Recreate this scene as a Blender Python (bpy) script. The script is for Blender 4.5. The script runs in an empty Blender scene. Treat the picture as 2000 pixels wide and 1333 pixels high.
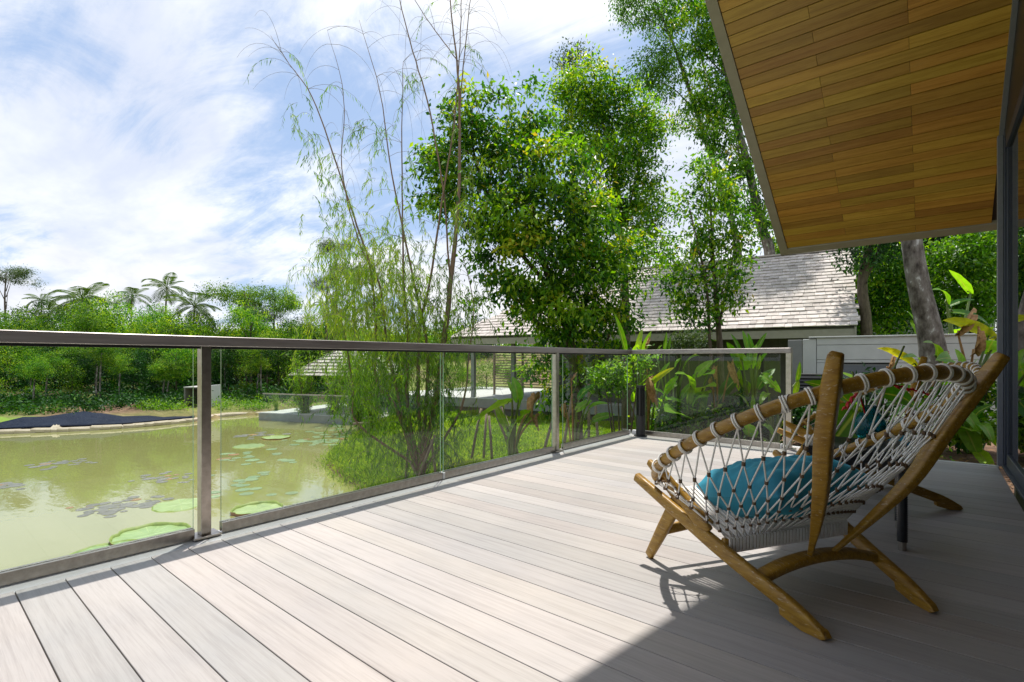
import bpy, math, random
import numpy as np
from mathutils import Vector, Matrix
random.seed(7); rng = np.random.default_rng(11)
R = math.radians
scene = bpy.context.scene
COL = scene.collection

# ------------------------------------------------------------------ camera
FPX, EYE, CX, HY = 995.0, 0.97, 1000.0, 703.0          # focal length and horizon of the photograph, in its own pixels
YAW = R(39.66)
cam_data = bpy.data.cameras.new('camera'); cam = bpy.data.objects.new('camera', cam_data); COL.objects.link(cam)
cam.location = (0, 0, EYE); cam.rotation_euler = (R(90), 0, YAW)
cam_data.sensor_width = 36; cam_data.lens = 36*FPX/2000; cam_data.shift_y = (HY-666.5)/2000
cam_data.clip_start = 0.05; cam_data.clip_end = 3000
scene.camera = cam

# ------------------------------------------------------------------ placing: a photograph pixel plus a distance gives a world point
FW = np.array([-math.sin(YAW), math.cos(YAW), 0]); RT = np.array([math.cos(YAW), math.sin(YAW), 0]); UP = np.array([0, 0, 1.0])
CAMP = np.array([0, 0, EYE])
def ray(px, py): return FW + RT*(px-CX)/FPX + UP*(HY-py)/FPX
def W(px, py, d): return CAMP + ray(px, py)*d
def G(px, py, z=0.0):
    r = ray(px, py); return CAMP + r*((z-EYE)/r[2])

# ------------------------------------------------------------------ sun and sky
KX, KY = 0.21, -0.27                                    # where a shadow falls, per metre of height
SUN_EL = math.atan(1/math.hypot(KX, KY)); SUN_AZ = math.atan2(-KX, -KY)   # clockwise from +Y
sd = bpy.data.lights.new('sun', 'SUN'); sd.energy = 4.6; sd.angle = R(0.8); sd.color = (1.0, 0.955, 0.88)
sun = bpy.data.objects.new('sun', sd); COL.objects.link(sun); sun.location = (-10, 10, 40)
sun.rotation_euler = Vector((KX, KY, -1)).to_track_quat('-Z', 'Y').to_euler()
world = bpy.data.worlds.new('World'); scene.world = world; world.use_nodes = True
def build_sky():
    nt = world.node_tree; nt.nodes.clear(); N = nt.nodes.new; L = nt.links.new
    out = N('ShaderNodeOutputWorld'); bg = N('ShaderNodeBackground'); bg.inputs[1].default_value = 0.1
    L(bg.outputs[0], out.inputs[0])
    sky = N('ShaderNodeTexSky'); sky.sky_type = 'NISHITA'; sky.sun_disc = False
    sky.sun_elevation = SUN_EL; sky.sun_rotation = SUN_AZ; sky.air_density = 1.0; sky.dust_density = 1.2; sky.ozone_density = 1.5
    tc = N('ShaderNodeTexCoord'); sep = N('ShaderNodeSeparateXYZ'); L(tc.outputs['Generated'], sep.inputs[0])
    def M(op, a, b=None, c=None):
        n = N('ShaderNodeMath'); n.operation = op
        for i, v in enumerate((a, b, c)):
            if v is None: continue
            if isinstance(v, (int, float)): n.inputs[i].default_value = v
            else: L(v, n.inputs[i])
        return n.outputs[0]
    def noise(vec, sc, det, ro, dist=0.0):
        n = N('ShaderNodeTexNoise'); n.inputs['Scale'].default_value = sc; n.inputs['Detail'].default_value = det
        n.inputs['Roughness'].default_value = ro; n.inputs['Distortion'].default_value = dist; L(vec, n.inputs['Vector']); return n.outputs['Fac']
    def ramp(v, a, b, ease='EASE'):
        n = N('ShaderNodeValToRGB'); n.color_ramp.interpolation = ease
        n.color_ramp.elements[0].position = a; n.color_ramp.elements[1].position = b; L(v, n.inputs[0]); return n.outputs[0]
    z = M('ADD', M('MAXIMUM', sep.outputs[2], 0.0), 0.12)
    # high cloud sheet: direction projected to a plane overhead
    cmb = N('ShaderNodeCombineXYZ'); L(M('DIVIDE', sep.outputs[0], z), cmb.inputs[0]); L(M('DIVIDE', sep.outputs[1], z), cmb.inputs[1])
    mp = N('ShaderNodeMapping'); mp.inputs['Rotation'].default_value = (0, 0, R(-25)); mp.inputs['Scale'].default_value = (0.55, 1.25, 1); mp.inputs['Location'].default_value = (SKY_OFF[0], SKY_OFF[1], 0)
    L(cmb.outputs[0], mp.inputs[0])
    n1 = noise(mp.outputs[0], 0.62, 9, 0.60, 0.35)
    n2 = noise(mp.outputs[0], 2.4, 12, 0.70, 0.9)
    cov = M('ADD', M('MULTIPLY', n1, 0.72), M('MULTIPLY', n2, 0.28))
    def patch(px, py, rad, amt):
        d = ray(px, py); d = d/np.linalg.norm(d)
        vm = N('ShaderNodeVectorMath'); vm.operation = 'DISTANCE'; L(tc.outputs['Generated'], vm.inputs[0]); vm.inputs[1].default_value = tuple(d)
        mr = N('ShaderNodeMapRange'); mr.interpolation_type = 'SMOOTHSTEP'; mr.inputs[1].default_value = rad; mr.inputs[2].default_value = 0.0; mr.inputs[3].default_value = 0.0; mr.inputs[4].default_value = amt
        L(vm.outputs['Value'], mr.inputs[0]); return mr.outputs[0]
    for px, py, rad, amt in SKY_PATCHES: cov = M('ADD', cov, patch(px, py, rad, amt))
    cirrus = ramp(cov, 0.40, 0.53)
    # low cumulus near the horizon
    mp2 = N('ShaderNodeMapping'); mp2.inputs['Scale'].default_value = (1, 1, 1.9); mp2.inputs['Location'].default_value = (3.3, 1.2, 0.4); L(tc.outputs['Generated'], mp2.inputs[0])
    n3 = noise(mp2.outputs[0], 3.4, 9, 0.55, 0.2)
    band = ramp(M('SUBTRACT', 1.0, sep.outputs[2]), 0.74, 0.88)
    cum = M('MULTIPLY', ramp(M('ADD', n3, M('MULTIPLY', band, 0.10)), 0.56, 0.62), band)
    shade = ramp(noise(mp2.outputs[0], 5.0, 7, 0.6, 0.3), 0.35, 0.65)
    def mix(f, a, b):
        n = N('ShaderNodeMix'); n.data_type = 'RGBA'
        if isinstance(f, float): n.inputs[0].default_value = f
        else: L(f, n.inputs[0])
        for i, v in ((6, a), (7, b)):
            if isinstance(v, tuple): n.inputs[i].default_value = v
            else: L(v, n.inputs[i])
        return n.outputs[2]
    # the blue seen between the clouds is pale: a thin veil over the Nishita blue
    veil = mix(0.62, sky.outputs[0], (4.2, 5.7, 8.4, 1))
    n5 = ramp(noise(mp.outputs[0], 1.1, 6, 0.6, 0.2), 0.32, 0.68)
    white = mix(n5, (6.2, 6.7, 7.9, 1), (9.8, 9.9, 10.0, 1))
    c1 = mix(M('MULTIPLY', cirrus, 0.93), veil, white)
    cumc = mix(shade, (6.4, 6.7, 7.5, 1), (9.0, 9.0, 9.0, 1))
    c2 = mix(M('MULTIPLY', cum, 0.9), c1, cumc)
    L(c2, bg.inputs[0])
SKY_OFF = (1.7, 0.4)
SKY_PATCHES = [(600, 250, .26, -.075), (450, 375, .14, -.06), (300, 290, .08, -.06), (1120, 230, .25, -.06), (60, 480, .12, -.06), (160, 200, .35, .05), (420, 240, .12, .05), (300, 450, .25, .05), (640, 400, .2, .05), (1060, 40, .3, .07), (1300, 330, .25, .06), (80, 20, .3, -.05)]
build_sky()
vs = scene.view_settings; vs.view_transform = 'Standard'; vs.look = 'None'; vs.exposure = 0.34; vs.gamma = 1.0
try: vs.use_curve_mapping = False
except Exception: pass
scene.render.engine = 'CYCLES'
cy = scene.cycles
cy.max_bounces = 8; cy.transparent_max_bounces = 24; cy.diffuse_bounces = 4; cy.glossy_bounces = 4; cy.transmission_bounces = 4
cy.use_denoising = True; cy.caustics_reflective = False; cy.caustics_refractive = False; cy.sample_clamp_indirect = 8

# ------------------------------------------------------------------ materials
def new_mat(name):
    m = bpy.data.materials.new(name); m.use_nodes = True; nt = m.node_tree
    b = nt.nodes['Principled BSDF']; return m, nt, b
def hsv_rand(nt, col_socket, amt=0.15, hue=0.01, seed_socket=None):
    """value varied per object"""
    oi = nt.nodes.new('ShaderNodeObjectInfo')
    mr = nt.nodes.new('ShaderNodeMapRange'); mr.inputs[3].default_value = 1-amt; mr.inputs[4].default_value = 1+amt
    nt.links.new(oi.outputs['Random'], mr.inputs[0])
    hs = nt.nodes.new('ShaderNodeHueSaturation'); nt.links.new(mr.outputs[0], hs.inputs['Value']); nt.links.new(col_socket, hs.inputs['Color'])
    wn = nt.nodes.new('ShaderNodeTexWhiteNoise'); wn.noise_dimensions = '1D'; nt.links.new(oi.outputs['Random'], wn.inputs['W'])
    m2 = nt.nodes.new('ShaderNodeMapRange'); m2.inputs[3].default_value = .5-hue; m2.inputs[4].default_value = .5+hue
    nt.links.new(wn.outputs['Value'], m2.inputs[0]); nt.links.new(m2.outputs[0], hs.inputs['Hue'])
    return hs.outputs[0]
def ramp_node(nt, fac, stops):
    n = nt.nodes.new('ShaderNodeValToRGB'); e = n.color_ramp.elements
    while len(e) < len(stops): e.new(0.5)
    for i, (p, c) in enumerate(stops): e[i].position = p; e[i].color = (*c, 1)
    if fac is not None: nt.links.new(fac, n.inputs[0])
    return n.outputs[0]
def noise_node(nt, scale, detail=5, rough=.55, vec=None, stretch=None, coord='Object', dist=0):
    n = nt.nodes.new('ShaderNodeTexNoise'); n.inputs['Scale'].default_value = scale; n.inputs['Detail'].default_value = detail
    n.inputs['Roughness'].default_value = rough; n.inputs['Distortion'].default_value = dist
    if vec is None:
        tc = nt.nodes.new('ShaderNodeTexCoord'); vec = tc.outputs[coord]
    if stretch:
        mp = nt.nodes.new('ShaderNodeMapping'); mp.inputs['Scale'].default_value = stretch; nt.links.new(vec, mp.inputs[0])
        oi = nt.nodes.new('ShaderNodeObjectInfo'); ml = nt.nodes.new('ShaderNodeMath'); ml.operation = 'MULTIPLY'; ml.inputs[1].default_value = 37.0
        nt.links.new(oi.outputs['Random'], ml.inputs[0]); nt.links.new(ml.outputs[0], mp.inputs['Location'])
        vec = mp.outputs[0]
    nt.links.new(vec, n.inputs['Vector']); return n.outputs['Fac']
def bump(nt, b, h, strength=.3, dist=.01):
    n = nt.nodes.new('ShaderNodeBump'); n.inputs['Strength'].default_value = strength; n.inputs['Distance'].default_value = dist
    nt.links.new(h, n.inputs['Height']); nt.links.new(n.outputs[0], b.inputs['Normal'])
def mat_noise(name, stops, scale=6, rough=.6, metal=0, stretch=None, amt=0, hue=0.0, bmp=0, bdist=.01, detail=6, spec=None, coord='Object', dist=0, nrough=.6):
    m, nt, b = new_mat(name)
    f = noise_node(nt, scale, detail, nrough, stretch=stretch, coord=coord, dist=dist)
    c = ramp_node(nt, f, stops)
    if amt: c = hsv_rand(nt, c, amt, hue)
    nt.links.new(c, b.inputs['Base Color']); b.inputs['Roughness'].default_value = rough; b.inputs['Metallic'].default_value = metal
    if spec is not None: b.inputs['Specular IOR Level'].default_value = spec
    if bmp: bump(nt, b, f, bmp, bdist)
    return m
def leaf_mat(name, stops, trans=.35, rough=.42, ttint=(1.5, 1.5, .35), spec=.4, amt=0.0):
    """green per leaf from the 'tone' attribute; thin, so light comes through"""
    m, nt, b = new_mat(name); N = nt.nodes.new; L = nt.links.new
    at = N('ShaderNodeAttribute'); at.attribute_name = 'tone'
    c = ramp_node(nt, at.outputs['Fac'], stops)
    if amt: c = hsv_rand(nt, c, amt, .012)
    L(c, b.inputs['Base Color']); b.inputs['Roughness'].default_value = rough; b.inputs['Specular IOR Level'].default_value = spec
    tr = N('ShaderNodeBsdfTranslucent'); mu = N('ShaderNodeMix'); mu.data_type = 'RGBA'; mu.blend_type = 'MULTIPLY'; mu.inputs[0].default_value = 1
    L(c, mu.inputs[6]); mu.inputs[7].default_value = (*ttint, 1); L(mu.outputs[2], tr.inputs[0])
    mx = N('ShaderNodeMixShader'); mx.inputs[0].default_value = trans; L(b.outputs[0], mx.inputs[1]); L(tr.outputs[0], mx.inputs[2])
    L(mx.outputs[0], nt.nodes['Material Output'].inputs[0]); return m

MT = {}
def plank_mat(name, stops, axis_stretch, rough, amt, hue, tint=False, bmp=.15):
    m, nt, b = new_mat(name)
    f1 = noise_node(nt, 1.0, 7, .6, stretch=axis_stretch)
    f2 = noise_node(nt, 1.0, 3, .6, stretch=tuple(s*6 for s in axis_stretch))
    mx = nt.nodes.new('ShaderNodeMath'); mx.operation = 'MULTIPLY_ADD'; mx.inputs[1].default_value = .35; mx.inputs[2].default_value = 0
    nt.links.new(f2, mx.inputs[0]); ad = nt.nodes.new('ShaderNodeMath'); ad.operation = 'MULTIPLY_ADD'; ad.inputs[1].default_value = .65
    nt.links.new(f1, ad.inputs[0]); nt.links.new(mx.outputs[0], ad.inputs[2])
    c = hsv_rand(nt, ramp_node(nt, ad.outputs[0], stops), amt, hue)
    if tint:
        oi = nt.nodes.new('ShaderNodeObjectInfo'); wn = nt.nodes.new('ShaderNodeTexWhiteNoise'); wn.noise_dimensions = '1D'; ml = nt.nodes.new('ShaderNodeMath'); ml.operation = 'MULTIPLY'; ml.inputs[1].default_value = 91.7
        nt.links.new(oi.outputs['Random'], ml.inputs[0]); nt.links.new(ml.outputs[0], wn.inputs['W']); tn = ramp_node(nt, wn.outputs['Value'], [(0, (.955, .98, 1.0)), (.5, (1, 1, 1)), (1, (1.015, .995, .98))])
        pt = ramp_node(nt, noise_node(nt, .9, 4, .6), [(.35, (.90, .91, .93)), (.65, (1.06, 1.04, 1.02))])
        for t_ in (tn, pt):
            m2 = nt.nodes.new('ShaderNodeMix'); m2.data_type = 'RGBA'; m2.blend_type = 'MULTIPLY'; m2.inputs[0].default_value = 1; nt.links.new(c, m2.inputs[6]); nt.links.new(t_, m2.inputs[7]); c = m2.outputs[2]
    nt.links.new(c, b.inputs['Base Color']); b.inputs['Roughness'].default_value = rough; bump(nt, b, ad.outputs[0], bmp, .004); return m
MT['deck'] = plank_mat('deck_board_composite', [(.28, (.285, .262, .250)), (.44, (.365, .338, .323)), (.56, (.415, .388, .373)), (.72, (.345, .325, .315))], (1.6, 55, 55), .50, .11, .012, True)
MT['soffit'] = plank_mat('soffit_timber', [(.28, (.26, .135, .016)), (.45, (.38, .21, .026)), (.56, (.47, .275, .042)), (.74, (.38, .235, .05))], (1.6, 26, 26), .42, .25, .014)
MT['soffit_back'] = mat_noise('dark_gap', [(0, (.01, .008, .006)), (1, (.015, .012, .01))])
MT['fascia'] = mat_noise('painted_fascia', [(.3, (.26, .245, .20)), (.7, (.31, .29, .24))], 9, .5)
MT['steel'] = mat_noise('brushed_steel', [(.35, (.34, .31, .27)), (.65, (.44, .40, .36))], 30, .30, 1.0, stretch=(1, 1, 1), bmp=.05)
MT['steel_rail'] = mat_noise('brushed_steel_rail', [(.35, (.26, .235, .225)), (.65, (.36, .33, .32))], 3, .36, .55, stretch=(6, 1, 14), bmp=.05)
MT['alu'] = mat_noise('aluminium_strip', [(.3, (.62, .62, .63)), (.7, (.70, .70, .71))], 20, .38, .55)
MT['bracket'] = mat_noise('white_bracket', [(.3, (.72, .72, .73)), (.7, (.78, .78, .78))], 20, .4)
MT['chairwood'] = None
def chair_wood():
    m, nt, b = new_mat('limed_oak'); N = nt.nodes.new; L = nt.links.new
    f = noise_node(nt, 1.0, 6, .6, stretch=(9, 60, 60)); c = ramp_node(nt, f, [(.3, (.19, .095, .009)), (.5, (.30, .160, .014)), (.7, (.39, .225, .028))])
    g = noise_node(nt, 1.0, 4, .7, stretch=(22, 150, 150), dist=.4); fl = ramp_node(nt, g, [(.60, (0, 0, 0)), (.65, (1, 1, 1))])
    mx = N('ShaderNodeMix'); mx.data_type = 'RGBA'; mu = N('ShaderNodeMath'); mu.operation = 'MULTIPLY'; mu.inputs[1].default_value = .6; L(fl, mu.inputs[0]); L(mu.outputs[0], mx.inputs[0]); L(c, mx.inputs[6]); mx.inputs[7].default_value = (.58, .50, .36, 1)
    L(mx.outputs[2], b.inputs['Base Color']); b.inputs['Roughness'].default_value = .38; bump(nt, b, g, .25, .003); return m
MT['chairwood'] = chair_wood()
MT['teal_'] = None
MT['rope'] = mat_noise('white_cotton_rope', [(.3, (.76, .73, .70)), (.7, (.88, .86, .83))], 160, .85, bmp=.5, bdist=.002)
MT['knot'] = mat_noise('brown_knot_twine', [(.3, (.10, .06, .035)), (.7, (.17, .11, .065))], 90, .9)
MT['teal'] = mat_noise('teal_velvet', [(.3, (.0, .115, .19)), (.5, (.002, .175, .27)), (.75, (.01, .25, .37))], 7, .72, bmp=.35, bdist=.01, detail=8, dist=.5)
_b = MT['teal'].node_tree.nodes['Principled BSDF']; _b.inputs['Sheen Weight'].default_value = .6; _b.inputs['Sheen Tint'].default_value = (.2, .8, 1, 1)
MT['wicker'] = mat_noise('black_wicker', [(.3, (.008, .009, .012)), (.7, (.02, .022, .03))], 60, .32)
MT['blackmetal'] = mat_noise('black_powder_coat', [(.3, (.010, .011, .013)), (.7, (.016, .017, .020))], 30, .38)
MT['frame'] = mat_noise('dark_grey_window_frame', [(.3, (.030, .040, .066)), (.7, (.040, .050, .078))], 20, .4)
MT['frame_light'] = mat_noise('light_grey_frame_strip', [(.3, (.15, .165, .20)), (.7, (.18, .195, .23))], 20, .4)
MT['interior'] = mat_noise('interior_plaster', [(.3, (.25, .23, .20)), (.7, (.30, .28, .25))], 4, .8)
MT['siding'] = mat_noise('grey_fibre_siding', [(.3, (.20, .21, .21)), (.7, (.25, .26, .26))], 5, .6, amt=.06)
MT['siding_dark'] = mat_noise('dark_olive_siding', [(.3, (.060, .056, .045)), (.7, (.085, .080, .065))], 5, .6, amt=.10)
MT['fencewhite'] = mat_noise('white_wall_board', [(.3, (.52, .54, .53)), (.7, (.60, .62, .61))], 3, .6, amt=.04)
MT['shingle'] = mat_noise('weathered_shingle', [(.25, (.34, .285, .25)), (.5, (.49, .445, .41)), (.75, (.60, .555, .52))], 2.2, .85, stretch=(3, 3, 3), amt=.20, hue=.01, bmp=.3, bdist=.01)
MT['shingle_mass'] = mat_noise('weathered_shingle_far', [(.25, (.31, .26, .23)), (.5, (.49, .44, .41)), (.75, (.61, .56, .525))], 7, .85, bmp=.3, bdist=.01, nrough=.8)
MT['concrete'] = mat_noise('pale_concrete', [(.3, (.40, .39, .37)), (.7, (.50, .49, .47))], 3, .75, bmp=.1)
MT['concrete_dark'] = mat_noise('stained_concrete', [(.3, (.13, .125, .11)), (.7, (.20, .19, .17))], 3, .8, bmp=.1)
MT['edging'] = mat_noise('sand_bag_edging', [(.3, (.36, .29, .21)), (.7, (.54, .46, .36))], 2.5, .9, bmp=.5, bdist=.05)
MT['liner'] = mat_noise('black_pond_liner', [(.3, (.006, .010, .026)), (.7, (.013, .019, .040))], 1.5, .6, bmp=.8, bdist=.15, spec=.1)
MT['bark'] = mat_noise('brown_bark', [(.3, (.055, .040, .027)), (.6, (.13, .10, .070)), (.8, (.20, .16, .12))], 9, .9, stretch=(3, 3, .8), bmp=.6, bdist=.03)
MT['bark_pale'] = mat_noise('pale_mottled_bark', [(.33, (.035, .026, .020)), (.46, (.12, .10, .085)), (.57, (.20, .175, .155)), (.63, (.25, .23, .21)), (.68, (.52, .51, .49))], 5, .85, stretch=(2, 2, 1.0), bmp=.6, bdist=.03, detail=9)
MT['stem_red'] = mat_noise('reddish_willow_stem', [(.3, (.14, .085, .055)), (.7, (.26, .17, .12))], 14, .8, stretch=(3, 3, .6), bmp=.4, bdist=.01)
MT['twig'] = mat_noise('bare_twig', [(.3, (.15, .12, .11)), (.7, (.24, .20, .18))], 14, .85)
MT['stake'] = mat_noise('weathered_stake', [(.3, (.16, .12, .085)), (.7, (.30, .235, .17))], 8, .85, stretch=(2, 2, .5), bmp=.3)
MT['palmtrunk'] = mat_noise('palm_trunk', [(.3, (.15, .125, .10)), (.7, (.30, .26, .22))], 6, .9, stretch=(1, 1, 4))
G_MID = [(0, (.011, .05, .005)), (.33, (.04, .15, .007)), (.64, (.18, .35, .012)), (.9, (.34, .44, .02)), (1, (.50, .34, .07))]
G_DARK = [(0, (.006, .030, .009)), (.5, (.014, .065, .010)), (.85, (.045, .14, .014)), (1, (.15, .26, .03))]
G_LIGHT = [(0, (.022, .075, .007)), (.45, (.09, .22, .012)), (.8, (.24, .39, .02)), (1, (.40, .46, .05))]
G_WILLOW = [(0, (.035, .11, .012)), (.35, (.11, .25, .016)), (.75, (.26, .42, .025)), (1, (.42, .50, .06))]
G_OLIVE = [(0, (.030, .065, .022)), (.5, (.065, .115, .045)), (1, (.13, .17, .08))]
G_BANANA = [(0, (.022, .10, .008)), (.4, (.09, .27, .014)), (.75, (.25, .46, .022)), (.9, (.46, .50, .03)), (1, (.35, .20, .05))]
MT['leaf_mid'] = leaf_mat('leaf_mid_green', G_MID, .42, ttint=(1.7, 1.8, .25)); MT['leaf_dark'] = leaf_mat('leaf_dark_green', G_DARK, .30, .36)
MT['leaf_light'] = leaf_mat('leaf_light_green', G_LIGHT, .42, ttint=(1.55, 1.7, .3)); MT['leaf_willow'] = leaf_mat('leaf_willow', G_WILLOW, .42)
MT['leaf_olive'] = leaf_mat('leaf_olive', G_OLIVE, .30); MT['leaf_far'] = leaf_mat('leaf_far_bank', [(p, tuple(c*1.15 for c in q_)) for p, q_ in G_MID[:4]], .30, .5, amt=.28, spec=.2)
MT['leaf_far_dark'] = leaf_mat('leaf_far_dark', G_DARK, .22, .5, amt=.22, spec=.15); MT['leaf_far_light'] = leaf_mat('leaf_far_light', G_LIGHT, .34, .5, amt=.18, spec=.2)  # leaf_far_dark carries the shaded side of the bank trees in its green
MT['frond'] = leaf_mat('palm_frond', [(0, (.04, .085, .02)), (.5, (.065, .125, .022)), (.85, (.14, .20, .045)), (1, (.26, .21, .10))], .3, .55, spec=.2)
MT['dryleaf'] = mat_noise('dry_leaf', [(.3, (.22, .10, .035)), (.7, (.46, .27, .11))], 12, .8)
MT['yellowleaf'] = mat_noise('yellowed_leaf', [(.3, (.42, .33, .03)), (.7, (.50, .42, .06))], 12, .5)
def banana_mat():
    m, nt, b = new_mat('banana_leaf'); N = nt.nodes.new; L = nt.links.new
    at = N('ShaderNodeAttribute'); at.attribute_name = 'tone'
    sc = N('ShaderNodeAttribute'); sc.attribute_name = 'across'
    f = ramp_node(nt, noise_node(nt, 7, 4), [(.3, (.75, .75, .75)), (.7, (1.2, 1.2, 1.2))])
    c = hsv_rand(nt, ramp_node(nt, at.outputs['Fac'], G_BANANA), .22, .015)
    mu = N('ShaderNodeMix'); mu.data_type = 'RGBA'; mu.blend_type = 'MULTIPLY'; mu.inputs[0].default_value = 1; L(c, mu.inputs[6]); L(f, mu.inputs[7])
    rb = ramp_node(nt, sc.outputs['Fac'], [(0, (1, 1, 1)), (.05, (1, 1, 1)), (.12, (0, 0, 0))])
    mi = N('ShaderNodeMix'); mi.data_type = 'RGBA'; L(rb, mi.inputs[0]); L(mu.outputs[2], mi.inputs[6]); mi.inputs[7].default_value = (.30, .38, .08, 1)
    L(mi.outputs[2], b.inputs['Base Color']); b.inputs['Roughness'].default_value = .33
    tr = N('ShaderNodeBsdfTranslucent'); m2 = N('ShaderNodeMix'); m2.data_type = 'RGBA'; m2.blend_type = 'MULTIPLY'; m2.inputs[0].default_value = 1
    L(mi.outputs[2], m2.inputs[6]); m2.inputs[7].default_value = (1.7, 1.6, .4, 1); L(m2.outputs[2], tr.inputs[0])
    mx = N('ShaderNodeMixShader'); mx.inputs[0].default_value = .50; L(b.outputs[0], mx.inputs[1]); L(tr.outputs[0], mx.inputs[2]); L(mx.outputs[0], nt.nodes['Material Output'].inputs[0])
    wv = N('ShaderNodeTexWave'); wv.inputs['Scale'].default_value = 22; wv.inputs['Distortion'].default_value = 1; wv.bands_direction = 'X'
    tc = N('ShaderNodeTexCoord'); L(tc.outputs['Object'], wv.inputs[0]); bump(nt, b, wv.outputs['Fac'], .25, .004)
    return m
MT['banana'] = banana_mat()
def glass_mat(name, tint, refl=1.0, ior=1.5):
    m = bpy.data.materials.new(name); m.use_nodes = True; nt = m.node_tree; nt.nodes.clear(); N = nt.nodes.new; L = nt.links.new
    o = N('ShaderNodeOutputMaterial'); tr = N('ShaderNodeBsdfTransparent'); tr.inputs[0].default_value = (*tint, 1)
    gl = N('ShaderNodeBsdfGlossy'); gl.inputs['Roughness'].default_value = 0.0; gl.inputs[0].default_value = (1, 1, 1, 1)
    fr = N('ShaderNodeFresnel'); fr.inputs[0].default_value = ior
    ge = N('ShaderNodeNewGeometry'); iv = N('ShaderNodeMath'); iv.operation = 'SUBTRACT'; iv.inputs[0].default_value = refl; L(ge.outputs['Backfacing'], iv.inputs[1]); iv.use_clamp = True
    mu = N('ShaderNodeMath'); mu.operation = 'MULTIPLY'; mu.use_clamp = True; L(fr.outputs[0], mu.inputs[0]); L(iv.outputs[0], mu.inputs[1])
    mx = N('ShaderNodeMixShader'); L(mu.outputs[0], mx.inputs[0]); L(tr.outputs[0], mx.inputs[1]); L(gl.outputs[0], mx.inputs[2]); L(mx.outputs[0], o.inputs[0]); return m
MT['pane'] = glass_mat('balustrade_glass', (.955, .985, .965), .9)
MT['doorglass'] = glass_mat('tinted_door_glass', (.50, .55, .53), 1.0)
MT['glassedge'] = mat_noise('green_glass_edge', [(.3, (.16, .30, .19)), (.7, (.30, .46, .30))], 12, .2)
MT['vase'] = None
def vase_mat():
    m, nt, b = new_mat('teal_glass'); b.inputs['Base Color'].default_value = (.03, .42, .50, 1); b.inputs['Transmission Weight'].default_value = .85
    b.inputs['Roughness'].default_value = .04; b.inputs['IOR'].default_value = 1.3; return m
MT['vase'] = vase_mat()
def water_mat():
    m, nt, b = new_mat('murky_pond_water'); N = nt.nodes.new; L = nt.links.new
    f = noise_node(nt, .12, 4, .6); c = ramp_node(nt, f, [(.3, (.230, .228, .078)), (.7, (.265, .258, .10))])
    L(c, b.inputs['Base Color']); b.inputs['Roughness'].default_value = .035; b.inputs['IOR'].default_value = 1.85; b.inputs['Specular IOR Level'].default_value = .8
    a = noise_node(nt, 1.6, 3, .5, stretch=(1, 2.6, 1)); d = noise_node(nt, 9, 2, .5)
    ad = N('ShaderNodeMath'); ad.operation = 'MULTIPLY_ADD'; ad.inputs[1].default_value = .03; L(d, ad.inputs[0]); L(a, ad.inputs[2])
    bump(nt, b, ad.outputs[0], .09, .045); return m
MT['water'] = water_mat()
def ground_mat():
    m, nt, b = new_mat('earth_and_lawn'); N = nt.nodes.new; L = nt.links.new
    at = N('ShaderNodeAttribute'); at.attribute_name = 'grassy'
    f = noise_node(nt, 2.5, 8, .65); g = noise_node(nt, 30, 5, .7)
    soil = ramp_node(nt, f, [(.3, (.075, .040, .022)), (.5, (.16, .088, .050)), (.7, (.25, .155, .10))])
    grass = ramp_node(nt, g, [(.3, (.11, .20, .015)), (.6, (.20, .32, .025)), (.75, (.30, .36, .06))])
    mx = N('ShaderNodeMix'); mx.data_type = 'RGBA'; L(at.outputs['Fac'], mx.inputs[0]); L(soil, mx.inputs[6]); L(grass, mx.inputs[7]); L(mx.outputs[2], b.inputs['Base Color'])
    b.inputs['Roughness'].default_value = .95; bump(nt, b, g, .6, .05); return m
MT['ground'] = ground_mat()
def pad_mat(name, a, c, k):
    m, nt, b = new_mat(name)
    f = noise_node(nt, 5, 5, .6); col = hsv_rand(nt, ramp_node(nt, f, [(.3, a), (.6, c), (.75, k)]), .15, .015)
    tc = nt.nodes.new('ShaderNodeTexCoord'); sp_ = nt.nodes.new('ShaderNodeSeparateXYZ'); nt.links.new(tc.outputs['Object'], sp_.inputs[0])
    def M(op, a_, b_=None):
        n = nt.nodes.new('ShaderNodeMath'); n.operation = op
        for i_, v_ in enumerate((a_, b_)):
            if v_ is None: continue
            if isinstance(v_, (int, float)): n.inputs[i_].default_value = v_
            else: nt.links.new(v_, n.inputs[i_])
        return n.outputs[0]
    an = M('ARCTAN2', sp_.outputs[1], sp_.outputs[0]); vein = M('POWER', M('ABSOLUTE', M('COSINE', M('MULTIPLY', an, 9.0))), 40.0)
    vv = ramp_node(nt, vein, [(0, (1, 1, 1)), (1, (1.35, 1.25, 1.3))]); mu = nt.nodes.new('ShaderNodeMix'); mu.data_type = 'RGBA'; mu.blend_type = 'MULTIPLY'; mu.inputs[0].default_value = 1
    nt.links.new(col, mu.inputs[6]); nt.links.new(vv, mu.inputs[7]); bl_ = ramp_node(nt, noise_node(nt, 14, 5, .7), [(.62, (1, 1, 1)), (.72, (.75, .55, .40))]); m3 = nt.nodes.new('ShaderNodeMix'); m3.data_type = 'RGBA'; m3.blend_type = 'MULTIPLY'; m3.inputs[0].default_value = .8
    nt.links.new(mu.outputs[2], m3.inputs[6]); nt.links.new(bl_, m3.inputs[7])
    nt.links.new(m3.outputs[2], b.inputs['Base Color']); b.inputs['Roughness'].default_value = .35; bump(nt, b, M('ADD', vein, f), .4, .01); return m
MT['pad'] = pad_mat('giant_lily_pad', (.19, .27, .10), (.24, .33, .135), (.31, .38, .18))
MT['padrim'] = mat_noise('lily_pad_rim', [(.3, (.10, .17, .02)), (.7, (.24, .30, .05))], 9, .6)
MT['padrimout'] = mat_noise('lily_pad_rim_outside', [(.3, (.22, .10, .05)), (.7, (.34, .17, .09))], 9, .6)
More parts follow.
